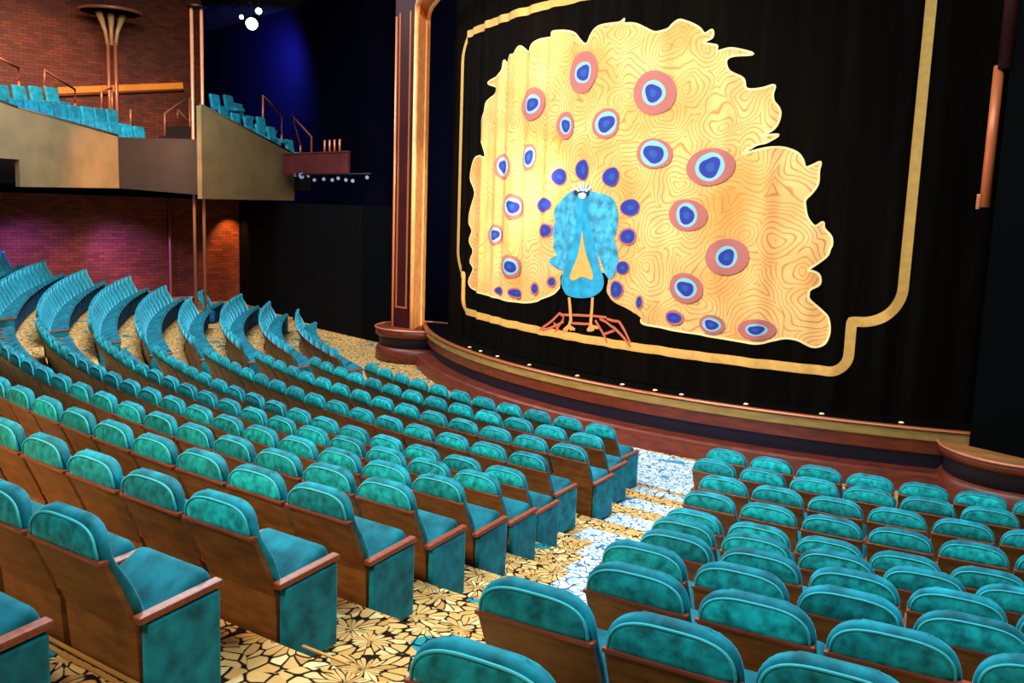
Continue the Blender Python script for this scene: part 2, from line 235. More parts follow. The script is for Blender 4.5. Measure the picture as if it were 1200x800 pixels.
# ------------------------------------------------------------------ helpers
def link(o, parent=None):
    COL.objects.link(o)
    if parent is not None: o.parent = parent
    return o
def tag(o, label=None, cat=None, group=None, kind=None):
    if label: o['label'] = label
    if cat: o['category'] = cat
    if group: o['group'] = group
    if kind: o['kind'] = kind
    return o
def empty(name, loc=(0, 0, 0), rz=0, **k):
    o = bpy.data.objects.new(name, None); o.empty_display_size = .2
    link(o); o.location = loc; o.rotation_euler = (0, 0, rz); return tag(o, **k)
def mesh(name, verts, faces, m, parent=None, smooth=False, uvs=None):
    me = bpy.data.meshes.new(name); me.from_pydata([tuple(map(float, v)) for v in verts], [], faces)
    for mm in (m if isinstance(m, (list, tuple)) else [m]): me.materials.append(mm)
    if smooth: me.polygons.foreach_set('use_smooth', [True] * len(me.polygons))
    if uvs is not None:
        ul = me.uv_layers.new(name='UVMap'); idx = np.empty(len(me.loops), int); me.loops.foreach_get('vertex_index', idx)
        ul.data.foreach_set('uv', np.asarray(uvs, float)[idx].ravel())
    me.update()
    return link(bpy.data.objects.new(name, me), parent)
def from_bm(name, bm, m, parent=None, smooth=False):
    bmesh.ops.recalc_face_normals(bm, faces=bm.faces)
    me = bpy.data.meshes.new(name); bm.to_mesh(me); bm.free()
    for mm in (m if isinstance(m, (list, tuple)) else [m]): me.materials.append(mm)
    if smooth: me.polygons.foreach_set('use_smooth', [True] * len(me.polygons))
    return link(bpy.data.objects.new(name, me), parent)
def box(bm, c, s, rot=None, bev=0, seg=2):
    M = Matrix.Translation(c) @ (rot if rot is not None else Matrix.Identity(4)) @ Matrix.Diagonal((s[0], s[1], s[2], 1))
    r = bmesh.ops.create_cube(bm, size=1, matrix=M)
    if bev:
        es = list({e for v in r['verts'] for e in v.link_edges})
        bmesh.ops.bevel(bm, geom=es, offset=bev, segments=seg, affect='EDGES', profile=.5)
def tube(bm, pts, r, seg=10, cap=True):
    pts = [Vector(q) for q in pts]; rings = []
    for i, q in enumerate(pts):
        a = pts[max(i - 1, 0)]; b = pts[min(i + 1, len(pts) - 1)]
        t = (b - a).normalized()
        u = t.cross(Vector((0, 0, 1)))
        if u.length < 1e-3: u = t.cross(Vector((0, 1, 0)))
        u.normalize(); w = t.cross(u)
        rr = r[i] if isinstance(r, (list, tuple)) else r
        rings.append([bm.verts.new(q + rr * (math.cos(k * 2 * PI / seg) * u + math.sin(k * 2 * PI / seg) * w)) for k in range(seg)])
    for A, B in zip(rings, rings[1:]):
        for k in range(seg): bm.faces.new((A[k], A[(k + 1) % seg], B[(k + 1) % seg], B[k]))
    if cap: bm.faces.new(rings[0]); bm.faces.new(rings[-1])
def lathe(bm, prof, c, seg=32, close=True):
    rings = [[bm.verts.new((c[0] + r * math.cos(k * 2 * PI / seg), c[1] + r * math.sin(k * 2 * PI / seg), c[2] + z)) for k in range(seg)] for r, z in prof]
    for A, B in zip(rings, rings[1:]):
        for k in range(seg): bm.faces.new((A[k], A[(k + 1) % seg], B[(k + 1) % seg], B[k]))
    if close: bm.faces.new(rings[0]); bm.faces.new(rings[-1])
def prism(bm, poly, z0, z1):
    a = [bm.verts.new((q[0], q[1], z0 if not callable(z0) else z0(i))) for i, q in enumerate(poly)]
    b = [bm.verts.new((q[0], q[1], z1 if not callable(z1) else z1(i))) for i, q in enumerate(poly)]
    n = len(poly)
    for i in range(n): bm.faces.new((a[i], a[(i + 1) % n], b[(i + 1) % n], b[i]))
    bm.faces.new(a); bm.faces.new(b)
def arcpt(R, th, z, c=SC): return (c[0] + R * math.sin(th), c[1] - R * math.cos(th), z)
def sweep_arc(bm, prof, th0, th1, n=96, c=SC):
    """closed profile [(R, z)] swept along an arc about c"""
    rings = []
    for i in range(n + 1):
        th = th0 + (th1 - th0) * i / n
        rings.append([bm.verts.new(arcpt(R, th, z, c)) for R, z in prof])
    k = len(prof)
    for A, B in zip(rings, rings[1:]):
        for j in range(k): bm.faces.new((A[j], A[(j + 1) % k], B[(j + 1) % k], B[j]))
    bm.faces.new(rings[0]); bm.faces.new(rings[-1])
ORD = ['zeroth', 'first', 'second', 'third', 'fourth', 'fifth', 'sixth', 'seventh', 'eighth', 'ninth', 'tenth', 'eleventh', 'twelfth',
       'thirteenth', 'fourteenth', 'fifteenth', 'sixteenth', 'seventeenth', 'eighteenth', 'nineteenth', 'twentieth']
def ordw(n):
    if n <= 20: return ORD[n]
    return ('twenty-' if n < 30 else 'thirty-') + ORD[n % 10] if n % 10 else {30: 'thirtieth', 40: 'fortieth'}[n]

# ------------------------------------------------------------------ camera
o_, d_, r_, u_, f_ = [Vector(v) for v in CAM[:4]] + [CAM[4]]
cd = bpy.data.cameras.new('camera'); cam = bpy.data.objects.new('camera', cd); COL.objects.link(cam)
cam.matrix_world = Matrix(((r_.x, u_.x, -d_.x, o_.x), (r_.y, u_.y, -d_.y, o_.y), (r_.z, u_.z, -d_.z, o_.z), (0, 0, 0, 1)))
cd.sensor_width = 36; cd.lens = f_ / 1200 * 36; cd.clip_start = 0.05; cd.clip_end = 200
sc.camera = cam
def px(P):
    q = Vector(P) - o_; z = q.dot(d_)
    return (600 + f_ * q.dot(r_) / z, 400 - f_ * q.dot(u_) / z, z) if z > .1 else (9e9, 9e9, z)

# ------------------------------------------------------------------ row geometry
def row_r(k, psi, lead=0.0):
    """radius of row k (1-based, may be fractional); far side of the house opens out a little"""
    q = max(0.0, (k - 2.4) * 0.215)
    a = -math.degrees(psi) - 15
    return R1 + (k - 1) * PIT + lead + (q * (a / 24) ** 2 if a > 0 else 0)
def row_h(k): return H[k - 1] + FL
def pt(k, psi, z=0.0, lead=0.0):
    r = row_r(k, psi, lead); return Vector((r * math.sin(psi), -r * math.cos(psi), z))
PSI_A = [(a + b) / 2 for a, b in zip(AM, AR)]
PSI_B = []
for k in range(NROW):
    r = R1 + k * PIT
    PSI_B.append(math.asin((-.86 - r * math.sin(PSI_A[k])) / r) + math.radians(1.2))

# ------------------------------------------------------------------ floor: terraces
def build_floor():
    V, F = [], []
    psis = [math.radians(-54 + i * 0.75) for i in range(int((54 + 44) / .75) + 1)]
    bands = [(15.6, None, FL)]      # (inner radius fn, ...)
    edges = []                      # list of (k, lead) giving radii, heights between them
    radii = [lambda p: 15.0, lambda p: row_r(1, p, -0.92)]
    heights = [FL]
    for k in range(1, NROW + 3):
        hk = row_h(k) if k <= NROW else row_h(NROW) + .19 * (k - NROW)
        radii.append((lambda kk: (lambda p: row_r(kk, p, -0.06)))(k)); heights.append(hk)
    radii[1] = lambda p: row_r(1, p, -0.92)
    for i, hgt in enumerate(heights):
        r0, r1 = radii[i], radii[i + 1]
        base = len(V)
        for p in psis:
            for r in (r0(p), r1(p)):
                V.append((r * math.sin(p), -r * math.cos(p), hgt))
        for j in range(len(psis) - 1):
            a = base + 2 * j; F.append((a, a + 1, a + 3, a + 2))
        if i + 1 < len(heights):
            base2 = len(V)
            for p in psis:
                for z in (hgt, heights[i + 1]):
                    r = r1(p); V.append((r * math.sin(p), -r * math.cos(p), z))
            for j in range(len(psis) - 1):
                a = base2 + 2 * j; F.append((a, a + 1, a + 3, a + 2))
    bm = bmesh.new()
    vs = [bm.verts.new(v) for v in V]
    for f in F: bm.faces.new([vs[i] for i in f])
    g = bm.verts[:] + bm.edges[:] + bm.faces[:]
    bmesh.ops.bisect_plane(bm, geom=g, plane_co=(-18.3, 0, 0), plane_no=(-1, 0, 0), clear_outer=True)
    g = bm.verts[:] + bm.edges[:] + bm.faces[:]
    bmesh.ops.bisect_plane(bm, geom=g, plane_co=(0, -15.3, 0), plane_no=(0, 1, 0), clear_outer=True)
    bmesh.ops.remove_doubles(bm, verts=bm.verts, dist=1e-4)
    bmesh.ops.recalc_face_normals(bm, faces=bm.faces)
    o = from_bm('floor', bm, CARPET)
    tag(o, 'gold leaf patterned carpet on the curved seating terraces', 'floor', kind='structure')
build_floor()

# carpet sectors on the stepped aisle, blue-white light painted as a pale colour
def sector(bm, k, p0, p1, l0, l1, z, n=8):
    a, b = [], []
    for i in range(n + 1):
        p = p0 + (p1 - p0) * i / n
        A = pt(k, p, z, l0); B = pt(k, p, z, l1)
        a.append(A); b.append(B)
    t = .008
    for lst in ((a, b),):
        top = [(bm.verts.new(x), bm.verts.new(y)) for x, y in zip(a, b)]
        bot = [(bm.verts.new(x - Vector((0, 0, t))), bm.verts.new(y - Vector((0, 0, t)))) for x, y in zip(a, b)]
        for i in range(n):
            bm.faces.new((top[i][0], top[i + 1][0], top[i + 1][1], top[i][1]))
            bm.faces.new((bot[i][0], bot[i][1], bot[i + 1][1], bot[i + 1][0]))
            bm.faces.new((top[i][0], bot[i][0], bot[i + 1][0], top[i + 1][0]))
            bm.faces.new((top[i][1], top[i + 1][1], bot[i + 1][1], bot[i][1]))
        for i in (0, n): bm.faces.new((top[i][0], top[i][1], bot[i][1], bot[i][0]))
run = empty('lit_aisle_carpet', (0, 0, 0), label='patterned carpet of the stepped aisle with blue-white light put into its colour', cat='carpet')
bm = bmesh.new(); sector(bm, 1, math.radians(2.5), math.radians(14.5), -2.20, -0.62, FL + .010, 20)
from_bm('landing', bm, LIT_CARPET, run)
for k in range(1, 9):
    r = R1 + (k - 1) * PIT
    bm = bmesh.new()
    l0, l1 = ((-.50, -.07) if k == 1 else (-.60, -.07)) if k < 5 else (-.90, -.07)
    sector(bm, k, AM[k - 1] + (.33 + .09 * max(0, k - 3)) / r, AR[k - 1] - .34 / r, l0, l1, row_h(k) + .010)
    from_bm('lit_tread', bm, LIT_CARPET, run)
bm = bmesh.new()
sector(bm, 11, AM[10] + .3 / 29, AM[10] + .62 / 29, -.97, -.955, row_h(11) + .014)
sector(bm, 12, AM[11] - 3.0 / 29, AR[11] + 1.0 / 29, -.945, -.925, row_h(12) + .012, 24)
sector(bm, 12, AM[11] - 3.0 / 29, AR[11] + 1.0 / 29, -.905, -.885, row_h(12) + .012, 24)
from_bm('step_nosing', bm, mat('brass_strip', (214, 150, 74), .4, .3), run)

# ------------------------------------------------------------------ seats
def path(t):
    """back line of a seat, t = local height -> y (towards the stage)"""
    P = [(0.03, 0.130), (0.40, 0.105), (0.55, 0.045), (0.73, -0.035), (0.80, -0.045), (0.90, -0.030)]
    for (z0, y0), (z1, y1) in zip(P, P[1:]):
        if t <= z1: return y0 + (y1 - y0) * (t - z0) / (z1 - z0)
    return P[-1][1]
def back_bm(seg=14, rows=18):
    bm = bmesh.new(); rings = []
    z0, z1 = 0.34, 0.902
    for i in range(rows + 1):
        u = i / rows
        u = 1 - (1 - u) ** 1.6
        z = z0 + (z1 - z0) * u
        q = max(0, (z - 0.735) / (z1 - 0.735)); w = 0.262 * max(0.0, 1 - q ** 2.5) ** (1 / 3.4)
        if z < .50: w *= .96
        th = (.048 - .016 * min(1, max(0, (z - .62) / .14))) * (max(0.06, 1 - max(0, (z - .872) / .031) ** 2.2) ** .5 if z > .872 else 1)
        w = max(w, .13)
        yc = path(z) + .018 + .016 * (1 - min(1, max(0, (z - .62) / .14)))
        ring = []
        for k in range(seg * 2):
            a = 2 * PI * k / (seg * 2)
            c, s = math.cos(a), math.sin(a)
            e = 0.32
            x = math.copysign(abs(c) ** e, c) * w; y = math.copysign(abs(s) ** .75, s) * th
            ring.append(bm.verts.new((x, yc + y, z)))
        rings.append(ring)
    n = seg * 2
    for A, B in zip(rings, rings[1:]):
        for k in range(n): bm.faces.new((A[k], A[(k + 1) % n], B[(k + 1) % n], B[k]))
    bm.faces.new(rings[0]); bm.faces.new(rings[-1])
    return bm
def inset_bm():
    bm = bmesh.new(); rows, n = 8, 14; g = []
    for i in range(rows + 1):
        u = i / rows; z = .742 + .130 * (1 - (1 - u) ** 1.7)
        q = max(0, (z - 0.742) / .134); w = .238 * max(0.02, 1 - q ** 2.4) ** (1 / 3.2)
        row = []
        for j in range(n + 1):
            v = -1 + 2 * j / n
            bulge = .007 * (1 - abs(v) ** 6) * (1 - q ** 4)
            row.append(bm.verts.new((v * w, path(z) - .0150 - bulge - (.005 if q < .9 else 0), z)))
        g.append(row)
    for A, B in zip(g, g[1:]):
        for j in range(n): bm.faces.new((A[j], A[j + 1], B[j + 1], B[j]))
    r = bmesh.ops.extrude_face_region(bm, geom=bm.faces[:])
    bmesh.ops.translate(bm, verts=[v for v in r['geom'] if isinstance(v, bmesh.types.BMVert)], vec=(0, .02, 0))
    return bm
def welt_bm():
    bm = bmesh.new(); pts = []
    for i in range(33):
        a = PI * i / 32; c, s = math.cos(a), math.sin(a)
        x = .240 * math.copysign(abs(c) ** .62, c); z = .745 + .130 * abs(s) ** .72
        pts.append((x, path(z) - .021, z))
    tube(bm, pts, .0065, 6); return bm
def shell_bm():
    bm = bmesh.new(); zs = [.03, .2, .40, .47, .55, .64, .735]; hw = .257; L = []
    for z in zs:
        y = path(z) - .018; w = hw if z > .4 else hw - .012 * (1 - z / .4)
        L.append([bm.verts.new((-w, y, z)), bm.verts.new((-w * .5, y - .008, z)), bm.verts.new((w * .5, y - .008, z)), bm.verts.new((w, y, z)),
                  bm.verts.new((w, y + .028, z)), bm.verts.new((-w, y + .028, z))])
    for A, B in zip(L, L[1:]):
        for k in range(6): bm.faces.new((A[k], A[(k + 1) % 6], B[(k + 1) % 6], B[k]))
    bm.faces.new(L[0]); bm.faces.new(L[-1]); return bm
def rail_bm():
    bm = bmesh.new(); box(bm, (0, path(.735) - .010, .738), (.526, .046, .022), bev=.006); return bm
def edge_bm(s):
    bm = bmesh.new()
    for z0, z1 in ((.40, .735),):
        y0, y1 = path(z0) - .012, path(z1) - .012
        M = Matrix.Translation((s * .268, (y0 + y1) / 2, (z0 + z1) / 2)) @ Matrix.Rotation(math.atan2(-(y1 - y0), z1 - z0), 4, 'X')
        bmesh.ops.create_cube(bm, size=1, matrix=M @ Matrix.Diagonal((.016, .036, math.hypot(y1 - y0, z1 - z0), 1)))
    return bm
def cushion_bm():
    bm = bmesh.new(); M = Matrix.Translation((0, .145, .40)) @ Matrix.Rotation(math.radians(29), 4, 'X')
    box(bm, M @ Vector((0, .17, -.055)), (.49, .36, .115), Matrix.Rotation(math.radians(29), 4, 'X'), bev=.048, seg=4); return bm
def pan_bm():
    bm = bmesh.new(); M = Matrix.Translation((0, .145, .40)) @ Matrix.Rotation(math.radians(29), 4, 'X')
    box(bm, M @ Vector((0, .17, -.125)), (.44, .31, .04), Matrix.Rotation(math.radians(29), 4, 'X'), bev=.012); return bm
def arm_bm(s):
    bm = bmesh.new(); box(bm, (s * .285, .275, .485), (.056, .42, .034), Matrix.Rotation(math.radians(5), 4, 'X'), bev=.010); return bm
def panel_bm(s):
    bm = bmesh.new()
    poly = [(.105, .02), (.465, .02), (.465, .478), (.105, .447)]
    prism2 = []
    for x in (s * .262, s * .312): prism2.append([bm.verts.new((x, y, z)) for y, z in poly])
    a, b = prism2
    for i in range(4): bm.faces.new((a[i], a[(i + 1) % 4], b[(i + 1) % 4], b[i]))
    bm.faces.new(a); bm.faces.new(b)
    bmesh.ops.bevel(bm, geom=bm.edges[:], offset=.012, segments=2, affect='EDGES', profile=.5); return bm
def leg_bm():
    bm = bmesh.new(); box(bm, (0, .30, .17), (.10, .10, .30), bev=.01); box(bm, (0, .30, .01), (.2, .2, .02), bev=.004); return bm
def keep(bm, name, m, smooth):
    bmesh.ops.recalc_face_normals(bm, faces=bm.faces)
    me = bpy.data.meshes.new(name); bm.to_mesh(me); bm.free(); me.materials.append(m)
    if smooth: me.polygons.foreach_set('use_smooth', [True] * len(me.polygons))
    return me
def base_bm():
    bm = bmesh.new(); box(bm, (0, .34, .21), (.50, .14, .34), bev=.02); return bm
ME = dict(welt=keep(welt_bm(), 'welt', WELT, True), seat_pan=keep(pan_bm(), 'seat_pan', VELVET_BASE, False), seat_base=keep(base_bm(), 'seat_base', VELVET_BASE, False), backrest=keep(back_bm(), 'backrest', VELVET, True), back_inset=keep(inset_bm(), 'back_inset', VELVET_INSET, True),
          back_shell=keep(shell_bm(), 'back_shell', WOOD, False), top_rail=keep(rail_bm(), 'top_rail', WOOD_RAIL, False),
          seat_cushion=keep(cushion_bm(), 'seat_cushion', VELVET_CUSH, True), armrest=keep(arm_bm(1), 'armrest', WOOD_RAIL, False),
          armrest_l=keep(arm_bm(-1), 'armrest', WOOD_RAIL, False), end_panel=keep(panel_bm(1), 'end_panel', VELVET, False),
          end_panel_l=keep(panel_bm(-1), 'end_panel', VELVET, False), edge=keep(edge_bm(1), 'side_edge', WOOD_RAIL, False),
          pedestal=keep(leg_bm(), 'pedestal', DARKMETAL, False), far_back=keep(back_bm(6, 8), 'backrest', VELVET, True))
seats = []   # (dist, k, psi, block, index, ends)
def add(k, psi, block, idx, ends):
    h = row_h(k); P = pt(k, psi, h); x, y, d = px(P + Vector((0, 0, .88)))
    x2, y2, _ = px(P + Vector((0, 0, .45)))
    if d < .5 or x < -45 - 500 / d or x > 1245 + 200 / d or y > 805 + 30: return
    seats.append((d, k, psi, block, idx, ends))
ROWEND = {1: -34.0, 2: -36.0, 3: -39.3, 4: -39.6, 5: -39.2, 6: -39.9, 7: -38.5, 8: -38.5, 9: -37.8, 10: -37.0, 11: -36.4, 12: -36}
for k in range(1, NROW + 1):
    r = R1 + (k - 1) * PIT
    a = AM[k - 1]; j = 0
    lim = PSI_B[k - 1] + .74 / r
    while a - j * S / r >= lim:
        last = a - (j + 1) * S / r < lim
        add(k, a - j * S / r, 'centre', j + 1, ('R' if j == 0 else '') + ('L' if last else '')); j += 1
    for j in range(9):
        add(k, AR[k - 1] + j * S / r, 'near', j + 1, 'L' if j == 0 else '')
    psi = PSI_B[k - 1] - .74 / r; j = 0; end = math.radians(ROWEND[k]); Lst = []
    while psi > end + .2 / r:
        Lst.append(psi); rr = row_r(k, psi); psi -= S / math.hypot(rr, (row_r(k, psi - .01) - rr) / .01)
    for j, q in enumerate(Lst):
        if k == 4:
            P = pt(k, q); 
            if math.hypot(P.x - POLE[0], P.y - POLE[1]) < .52: continue
        add(k, q, 'far', j + 1, ('R' if j == 0 else '') + ('L' if j == len(Lst) - 1 else ''))
seats.sort(key=lambda s: s[0])
NFULL, NIND = 150, 300
BL = {'centre': 'centre block', 'near': 'near side block', 'far': 'far side block'}
def seat_heading(k, psi):
    e = .005; A = pt(k, psi - e); B = pt(k, psi + e); return math.atan2(B.y - A.y, B.x - A.x)
def child(name, key, parent):
    o = bpy.data.objects.new(name, ME[key]); return link(o, parent)
for i, (d, k, psi, blk, idx, ends) in enumerate(seats[:NIND]):
    rz = seat_heading(k, psi)
    row = 'front row by stage' if k == 1 else ordw(k) + ' row from stage'
    t = empty('theater_seat', pt(k, psi, row_h(k)), rz,
              label='teal velvet theater seat, %s, %s, %s from %saisle' % (BL[blk], row, ordw(idx), 'far ' if blk == 'far' else 'stepped '),
              cat='seat', group='teal theater seats of the ' + BL[blk])
    full = i < NFULL
    child('backrest', 'backrest' if full else 'far_back', t)
    if blk != 'far' or full: child('back_inset', 'back_inset', t)
    child('back_shell', 'back_shell', t); child('seat_cushion', 'seat_cushion', t)
    if full:
        child('seat_pan', 'seat_pan', t); child('welt', 'welt', t)
    if blk == 'far': child('seat_base', 'seat_base', t)
    if full:
        child('top_rail', 'top_rail', t); child('pedestal', 'pedestal', t)
        if blk != 'far' or 'R' in ends: child('armrest', 'armrest', t)
    elif 'R' in ends or blk == 'centre': child('armrest', 'armrest', t)
    if 'R' in ends: child('end_panel', 'end_panel', t)
    if 'L' in ends: child('armrest', 'armrest_l', t); child('end_panel', 'end_panel_l', t)
# the farthest seats, merged
bm = bmesh.new()
mats = [VELVET, WOOD, VELVET_BASE, VELVET_CUSH]
for d, k, psi, blk, idx, ends in seats[NIND:]:
    M = Matrix.Translation(pt(k, psi, row_h(k))) @ Matrix.Rotation(seat_heading(k, psi), 4, 'Z')
    for key, mi in (('far_back', 0), ('back_shell', 1), ('seat_cushion', 3), ('seat_base', 2)) + ((('end_panel', 0),) if 'R' in ends else ()) + ((('end_panel_l', 0),) if 'L' in ends else ()):
        n0 = len(bm.verts); f0 = len(bm.faces)
        bm.from_mesh(ME[key]); bm.verts.ensure_lookup_table(); bm.faces.ensure_lookup_table()
        for v in bm.verts[n0:]: v.co = M @ v.co
        for f in bm.faces[f0:]: f.material_index = mi; f.smooth = key != 'back_shell'
o = from_bm('theater_seats', bm, mats)
tag(o, 'farthest teal theater seats wrapping round below the side balcony', 'seats', kind='stuff')
print('SEATS', len(seats), 'individual', min(NIND, len(seats)))

# ------------------------------------------------------------------ stage
st = empty('stage', (SC[0], SC[1] - R_LIP, 0), label='curved black stage with olive lip and red-brown wood front', cat='stage')
def stage_part(name, prof, m, a0=-35, a1=35, parent=st):
    bm = bmesh.new(); sweep_arc(bm, prof, math.radians(a0), math.radians(a1))
    o = from_bm(name, bm, m); o.parent = parent; o.matrix_parent_inverse = Matrix.Translation(-parent.location); return o
stage_part('deck', [(R_LIP - .04, Z_ST - .10), (R_LIP - .04, Z_ST), (R_LIP - 3.0, Z_ST), (R_LIP - 3.0, Z_ST - .10)], DECK)
stage_part('lip_molding', [(R_LIP - .05, .895), (R_LIP + .03, .895), (R_LIP + .045, .912), (R_LIP + .03, .932), (R_LIP - .05, .932)], mat('copper_lip', (176, 96, 58), .35, .3))
stage_part('lip_band', [(R_LIP - .2, .74), (R_LIP - .005, .74), (R_LIP + .015, .76), (R_LIP + .01, .892), (R_LIP - .2, .892)], OLIVE)
stage_part('fascia', [(R_LIP - .3, .56), (R_LIP - .03, .56), (R_LIP - .015, .738), (R_LIP - .3, .738)], REDWOOD)
stage_part('recess', [(R_LIP - .4, .33), (R_LIP - .12, .33), (R_LIP - .06, .558), (R_LIP - .4, .558)], NAVY)
stage_part('plinth', [(R_LIP - .3, .052), (R_LIP + .26, .052), (R_LIP + .22, .30), (R_LIP + .18, .33), (R_LIP - .3, .33)], REDWOOD)

# rounded drums at both ends of the stage, posts of the proscenium stand on them
DRUM = [(-7.33, -15.92), (6.47, -15.92)]
def drum(c, lab, top):
    zz = top - FL; off = Vector((c[0], c[1], FL)) - st.location
    def lp(name, prof, m, par):
        bm = bmesh.new(); lathe(bm, prof, (0, 0, 0), 48); o = from_bm(name, bm, m, par, True)
        if par is st: o.location = off
        return o
    d = lp('drum', [(.93, .30), (.93, .56), (.96, .60)], NAVY, st); d['label'] = lab
    lp('foot_band', [(.98, .002), (1.02, .03), (1.0, .30), (.95, .36)], REDWOOD, d)
    lp('top_band', [(.97, .59), (1.02, .64), (1.02, zz - .03), (.99, zz - .01)], REDWOOD, d)
    lp('top', [(.985, zz - .03), (.985, zz - .004)], mat('drum_top_wood', (150, 92, 44), .4, noise=(2, .7, 1.25, (1, 5, 1))) if c[0] > 0 else REDWOOD, d)
    bm = bmesh.new()
    ring = [(1.02 * math.cos(a), 1.02 * math.sin(a), zz) for a in [2 * PI * i / 64 for i in range(65)]]
    tube(bm, ring, .022, 8, cap=False); from_bm('rim', bm, COPPER, d, True)
drum(DRUM[0], 'round red-brown drum with navy band at the far end of the stage', .84)
drum(DRUM[1], 'round wood-topped drum with copper rim at the near end of stage', .78)

# footlights
for i, (x, y, z) in enumerate(FOOT):
    th = math.atan2(x - SC[0], -(y - SC[1])); Q = arcpt(R_LIP - .16, th, Z_ST)
    t = empty('footlight', Q, th, label='small domed footlight on stage edge, %s counting from the far post' % ordw(i + 1), cat='footlight', group='footlights along the stage lip')
    bm = bmesh.new(); lathe(bm, [(.05, .001), (.054, .010), (.042, .022)], (0, 0, 0), 16); from_bm('housing', bm, DARKMETAL, t)
    bm = bmesh.new(); lathe(bm, [(.038, .022), (.032, .032), (.016, .038), (.003, .039)], (0, 0, 0), 16); from_bm('lens', bm, WARMGLASS, t, True)

# ------------------------------------------------------------------ curtain
def pleat(s, z=0):
    s = np.asarray(s, float)
    return (.022 * np.sin(2 * PI * s / .62 + .6 * np.sin(s * 1.1)) + .010 * np.sin(2 * PI * s / .37 + 1.3 + .8 * np.sin(s * .7)) + .014 * np.sin(2 * PI * s / 1.13 + 2.))
def cur(s, z, off):
    s = np.asarray(s, float); z = np.asarray(z, float)
    R = R_CUR + pleat(s) + off; th = s / R_CUR
    return np.stack([SC[0] + R * np.sin(th), SC[1] - R * np.cos(th), z + 0 * s], -1)
ct = empty('stage_curtain', (SC[0], SC[1] - R_CUR, Z_ST), label='black pleated stage curtain with golden peacock design hanging behind the stage lip', cat='curtain')
def cpart(o, parent=ct):
    o.parent = parent
    if parent is ct: o.matrix_parent_inverse = Matrix.Translation(-ct.location)
    return o
def grid_mesh(name, ss, zs, off, m):
    S_, Z_ = np.meshgrid(ss, zs, indexing='ij'); V = cur(S_.ravel(), Z_.ravel(), off); nz = len(zs)
    I, J = np.meshgrid(np.arange(len(ss) - 1), np.arange(nz - 1), indexing='ij'); a = (I * nz + J).ravel()
    F = np.stack([a, a + nz, a + nz + 1, a + 1], 1).tolist()
    return mesh(name, V, F, m, smooth=True)
SMAX = R_CUR * math.radians(36.5)
cpart(grid_mesh('cloth', np.arange(-SMAX, SMAX, .03), np.linspace(Z_ST + .012, 9.6, 24), 0, CLOTH))

def catmull(P, closed=True, n=5):
    P = np.asarray(P, float); N = len(P); out = []
    for i in range(N if closed else N - 1):
        p0, p1, p2, p3 = [P[(i + j) % N] if closed else P[min(max(i + j, 0), N - 1)] for j in (-1, 0, 1, 2)]
        for t in np.arange(n) / n:
            out.append(.5 * (2 * p1 + (p2 - p0) * t + (2 * p0 - 5 * p1 + 4 * p2 - p3) * t * t + (3 * p1 - p0 - 3 * p2 + p3) * t ** 3))
    if not closed: out.append(P[-1])
    return np.array(out)
def inside(poly, X, Y):
    r = np.zeros(X.shape, bool); x0, y0 = poly[-1]
    for x1, y1 in poly:
        c = ((y1 > Y) != (y0 > Y)) & (X < (x0 - x1) * (Y - y1) / (y0 - y1 + 1e-12) + x1); r ^= c; x0, y0 = x1, y1
    return r
def applique(name, poly, off, m, h=.02, parent=ct):
    """cloth cut to an outline and laid on the pleats; rim vertices are moved exactly onto the outline"""
    poly = np.asarray(poly, float); lo = poly.min(0) - h; hi = poly.max(0) + h
    ss = np.arange(lo[0], hi[0] + h, h); zs = np.arange(lo[1], hi[1] + h, h)
    X, Y = np.meshgrid(ss, zs, indexing='ij'); I = inside(poly, X, Y); nz = len(zs)
    cell = I[:-1, :-1] | I[1:, :-1] | I[:-1, 1:] | I[1:, 1:]
    used = np.zeros_like(I); used[:-1, :-1] |= cell; used[1:, :-1] |= cell; used[:-1, 1:] |= cell; used[1:, 1:] |= cell
    sn = used & ~I; P = np.stack([X, Y], -1)
    q = P[sn]; A = poly; B = np.roll(poly, -1, 0); best = np.full(len(q), 9e9); bp = q.copy()
    for a, b in zip(A, B):
        ab = b - a; t = np.clip(((q - a) @ ab) / (ab @ ab + 1e-12), 0, 1); c = a + t[:, None] * ab; dd = ((q - c) ** 2).sum(1)
        k = dd < best; best[k] = dd[k]; bp[k] = c[k]
    P[sn] = bp
    idx = np.full(I.shape, -1); idx[used] = np.arange(used.sum()); pv = P[used]
    i, j = np.nonzero(cell)
    F = np.stack([idx[i, j], idx[i + 1, j], idx[i + 1, j + 1], idx[i, j + 1]], 1).tolist()
    return cpart(mesh(name, cur(pv[:, 0], pv[:, 1], off), F, m, smooth=True, uvs=pv), parent)
def ribbon(name, pts, w, off, m, closed=False, parent=ct, step=.02):
    paths = pts if isinstance(pts[0][0], (tuple, list, np.ndarray)) else [pts]
    V, F = [], []
    for Pq in paths:
        P = np.asarray(Pq, float)
        if closed: P = np.vstack([P, P[:1]])
        seg = np.hypot(*np.diff(P, axis=0).T); L = np.concatenate([[0], np.cumsum(seg)]); n = max(2, int(L[-1] / step))
        t = np.linspace(0, L[-1], n + 1); Q = np.stack([np.interp(t, L, P[:, 0]), np.interp(t, L, P[:, 1])], 1)
        T = np.gradient(Q, axis=0); T /= np.linalg.norm(T, axis=1)[:, None] + 1e-9; Nn = np.stack([-T[:, 1], T[:, 0]], 1)
        b = len(V)
        for c in (-.5, 0, .5):
            W = Q + Nn * w * c; V += cur(W[:, 0], W[:, 1], off + (.004 if c == 0 else 0)).tolist()
        n1 = n + 1
        for k in range(2):
            for q in range(n): F.append((b + k * n1 + q, b + k * n1 + q + 1, b + (k + 1) * n1 + q + 1, b + (k + 1) * n1 + q))
    return cpart(mesh(name, V, F, m, smooth=True), parent)
